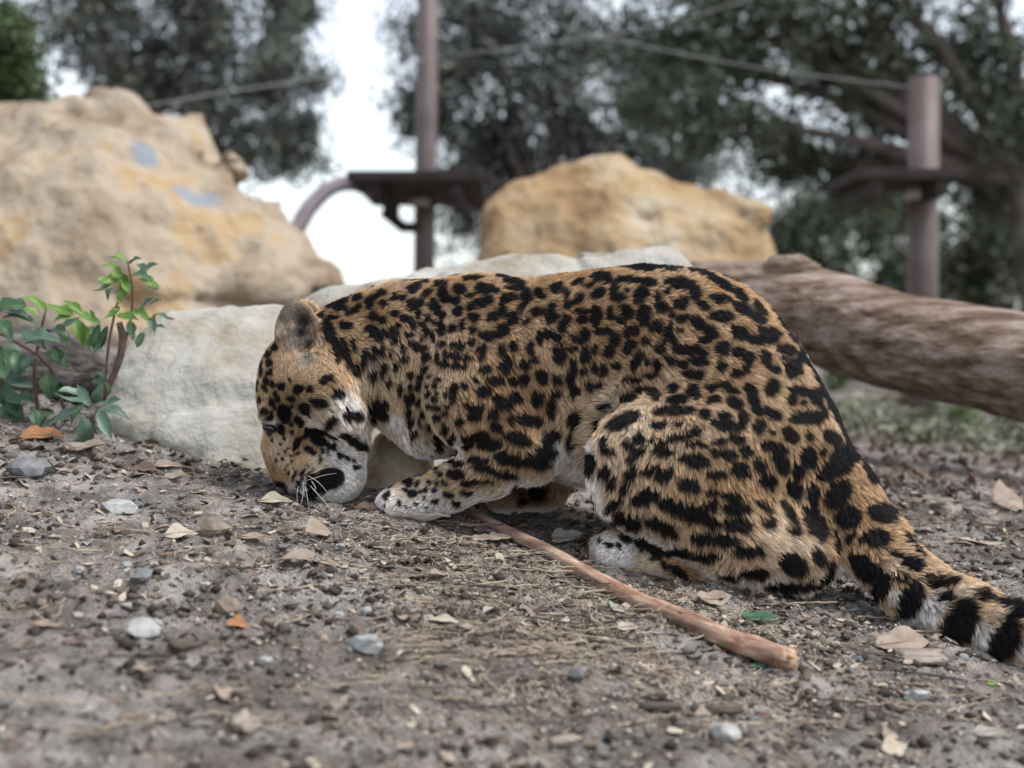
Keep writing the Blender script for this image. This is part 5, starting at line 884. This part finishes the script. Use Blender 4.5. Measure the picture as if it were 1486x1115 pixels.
plant('rosette_plant', 'low plant with a rosette of drooping blue-green leaves at the slab foot', 2.44, [[(132, 640, 0, 4), (133, 620, 0, 4), (134, 600, 0, 3)]],
      [(105, 583, 62, 20, 195, 'bluegreen'), (98, 605, 62, 20, 150, 'bluegreen'), (122, 628, 52, 24, 95, 'bluegreen'), (152, 615, 52, 20, 60, 'bluegreen'), (165, 598, 56, 18, 15, 'bluegreen'), (160, 586, 48, 16, -10, 'bluegreen'), (120, 575, 40, 16, 240, 'bluegreen'), (142, 572, 34, 16, -70, 'bluegreen'), (102, 570, 36, 22, 200, 'bluegreen'), (110, 600, 40, 16, 120, 'green')])
plant('leafy_shrub', 'dark leafy shrub with broad leaves on thin stems beside the rotting log', 2.56,
      [[(55, 600, 0, 3), (50, 540, 0, 2.6), (60, 480, 0, 2.2), (66, 452, 0, 1.5)], [(95, 600, 0.02, 2.4), (70, 530, 0.02, 2.4), (20, 495, 0.02, 2), (-10, 480, 0.02, 2)], [(-10, 610, -0.02, 2.4), (0, 560, 0, 2), (15, 520, 0, 2)]],
      [(10, 448, 50, 26, 160, 'shrub'), (30, 462, 56, 22, 10, 'bluegreen'), (85, 452, 46, 16, 200, 'fresh'), (52, 440, 44, 16, 215, 'fresh'), (100, 450, 54, 15, 12, 'fresh'), (60, 492, 60, 30, -5, 'bluegreen'), (85, 485, 50, 26, 20, 'shrub'), (15, 515, 66, 40, 30, 'shrub'), (-5, 530, 70, 36, 60, 'shrub'), (25, 555, 60, 22, 12, 'bluegreen'), (5, 575, 56, 24, 70, 'shrub'), (35, 580, 52, 20, 5, 'green'),
       (70, 560, 44, 24, 80, 'shrub'), (12, 600, 60, 24, 20, 'shrub'), (55, 610, 44, 18, 60, 'green'), (115, 480, 50, 18, 70, 'fresh'), (125, 462, 40, 14, 30, 'fresh'), (140, 490, 44, 16, 100, 'shrub'), (85, 520, 46, 20, 40, 'shrub'), (40, 530, 40, 22, 140, 'bluegreen'), (5, 478, 50, 24, 40, 'shrub'), (75, 615, 46, 18, 150, 'shrub'), (-10, 620, 60, 26, 10, 'green'), (100, 470, 40, 15, -20, 'bluegreen')])
def weed(px, py, hpx, n, lab, co):
    b_ = ground_hit(px, py); root = empty('weed', b_); tag(root, lab, 'weed', 'weeds on the far dirt'); s_ = b_.y / F; rs = np.random.default_rng(int(px)); cl, cr_ = [], []; V, Fc = [], []
    for k in range(9):
        e = b_ + Vector((rs.normal(0, 0.5) * hpx * s_, rs.normal(0, 0.3) * hpx * s_, rs.uniform(0.4, 1) * hpx * s_)); v, f = tube([b_, b_.lerp(e, 0.5) + Vector((0, 0, 0.01)), e], [0.003, 0.002, 0.001], 5, vb=len(V)); V += v; Fc += f
        cl += [np.array(b_.lerp(e, t)) for t in (0.4, 0.7, 1.0)]; cr_ += [0.25 * hpx * s_] * 3
    o1 = mesh_obj('stems', V, Fc, m_stem); LV, LF = leaf_cloud(cl, cr_, n, 5 * s_, rs); o2 = np_mesh('foliage', LV, LF, co, None, False)
    for o in (o1, o2): o.parent = root; o.matrix_parent_inverse = Matrix.Translation(b_).inverted()
m_weed = leaf_mat('weed_leaves', (0.07, 0.11, 0.04), (0.16, 0.21, 0.09)); m_weed2 = leaf_mat('sage_weed_leaves', (0.085, 0.10, 0.055), (0.16, 0.17, 0.105))
for px, py, hp, n, lab, co in [(1390, 625, 60, 700, 'pale green bushy weed on the far dirt under the log', m_weed), (1460, 620, 56, 600, 'grey-green weed clump below the low end of the log', m_weed2), (1300, 632, 22, 260, 'small bright green weed beside the far tan rock', m_weed), (1345, 645, 18, 200, 'tiny green weed on bare ground before the bushy weed', m_weed), (1215, 570, 40, 400, 'dark green weed behind the far grey rock', m_bush), (1440, 560, 50, 500, 'tall grey-green weed far behind the log', m_weed2), (1335, 592, 74, 1500, 'thick grey-green weed hiding the foot of the shorter post', m_weed2)]:
    weed(px, py, hp, n, lab, co)

# low growth and fallen leaves covering the ground farther off
rs = np.random.default_rng(12); n_ = 5200; cx = rs.uniform(0.6, 6.0, n_); cy = 4.2 + 9 * rs.random(n_) ** 1.5; ok = fbm(np.stack([cx, cy, 0 * cx], 1), 1.3, 3, 5) > -0.1; cx, cy = cx[ok], cy[ok]
cen = np.stack([cx, cy, gz(cx, cy) + rs.uniform(0.005, 0.07, len(cx))], 1); LV, LF = leaf_cloud(cen, np.full(len(cx), 0.05), 9000, 0.018, rs)
tag(np_mesh('ground_cover', LV, LF, m_weed2, None, False), 'low grey-green growth covering the ground beyond the log', 'ground cover', None, 'stuff')
cx = rs.uniform(0.5, 5.0, 6000); cy = 2.9 + 7 * rs.random(6000) ** 1.6; cen = np.stack([cx, cy, gz(cx, cy) + 0.008], 1); LV, LF = leaf_cloud(cen, np.full(6000, 0.015), 9000, 0.016, rs)
tag(np_mesh('leaf_litter', LV, LF, LM['brown'], None, False), 'brown fallen leaf litter covering the ground under the log', 'leaf litter', None, 'stuff')

for cname, cmat, n_, sd_ in (('pale', LM['cream'], 2600, 31), ('brown', LM['brown'], 3800, 32), ('tan', LM['tan'], 2600, 33)):
    rs = np.random.default_rng(sd_); x = np.concatenate([rs.uniform(-1.0, 1.15, n_ // 2), rs.normal(0.1, 0.35, n_ - n_ // 2)]); y = np.concatenate([1.1 + 2.2 * rs.random(n_ // 2) ** 1.2, rs.normal(1.95, 0.25, n_ - n_ // 2)])
    sz = 0.0018 + 0.0065 * rs.random(n_) ** 2.5; th = rs.uniform(0, 6.28, n_); tl = rs.normal(0, 0.35, (n_, 2)); u = np.stack([np.cos(th), np.sin(th), tl[:, 0]], 1); v = np.stack([-np.sin(th), np.cos(th), tl[:, 1]], 1)
    c = np.stack([x, y, gz(x, y) + sz * 0.35 + 0.001], 1); V = []
    for k in range(5):
        a = 6.28 * k / 5; V.append(c + (u * math.cos(a) * rs.uniform(0.7, 1.5, (n_, 1)) + v * math.sin(a) * rs.uniform(0.3, 0.9, (n_, 1))) * sz[:, None])
    tag(np_mesh('leaf_bits', np.stack(V, 1).reshape(-1, 3), np.arange(n_ * 5).reshape(-1, 5), cmat, None, False), 'tiny %s broken bits of dry leaf strewn over the dirt' % cname, 'leaf bits', None, 'stuff')
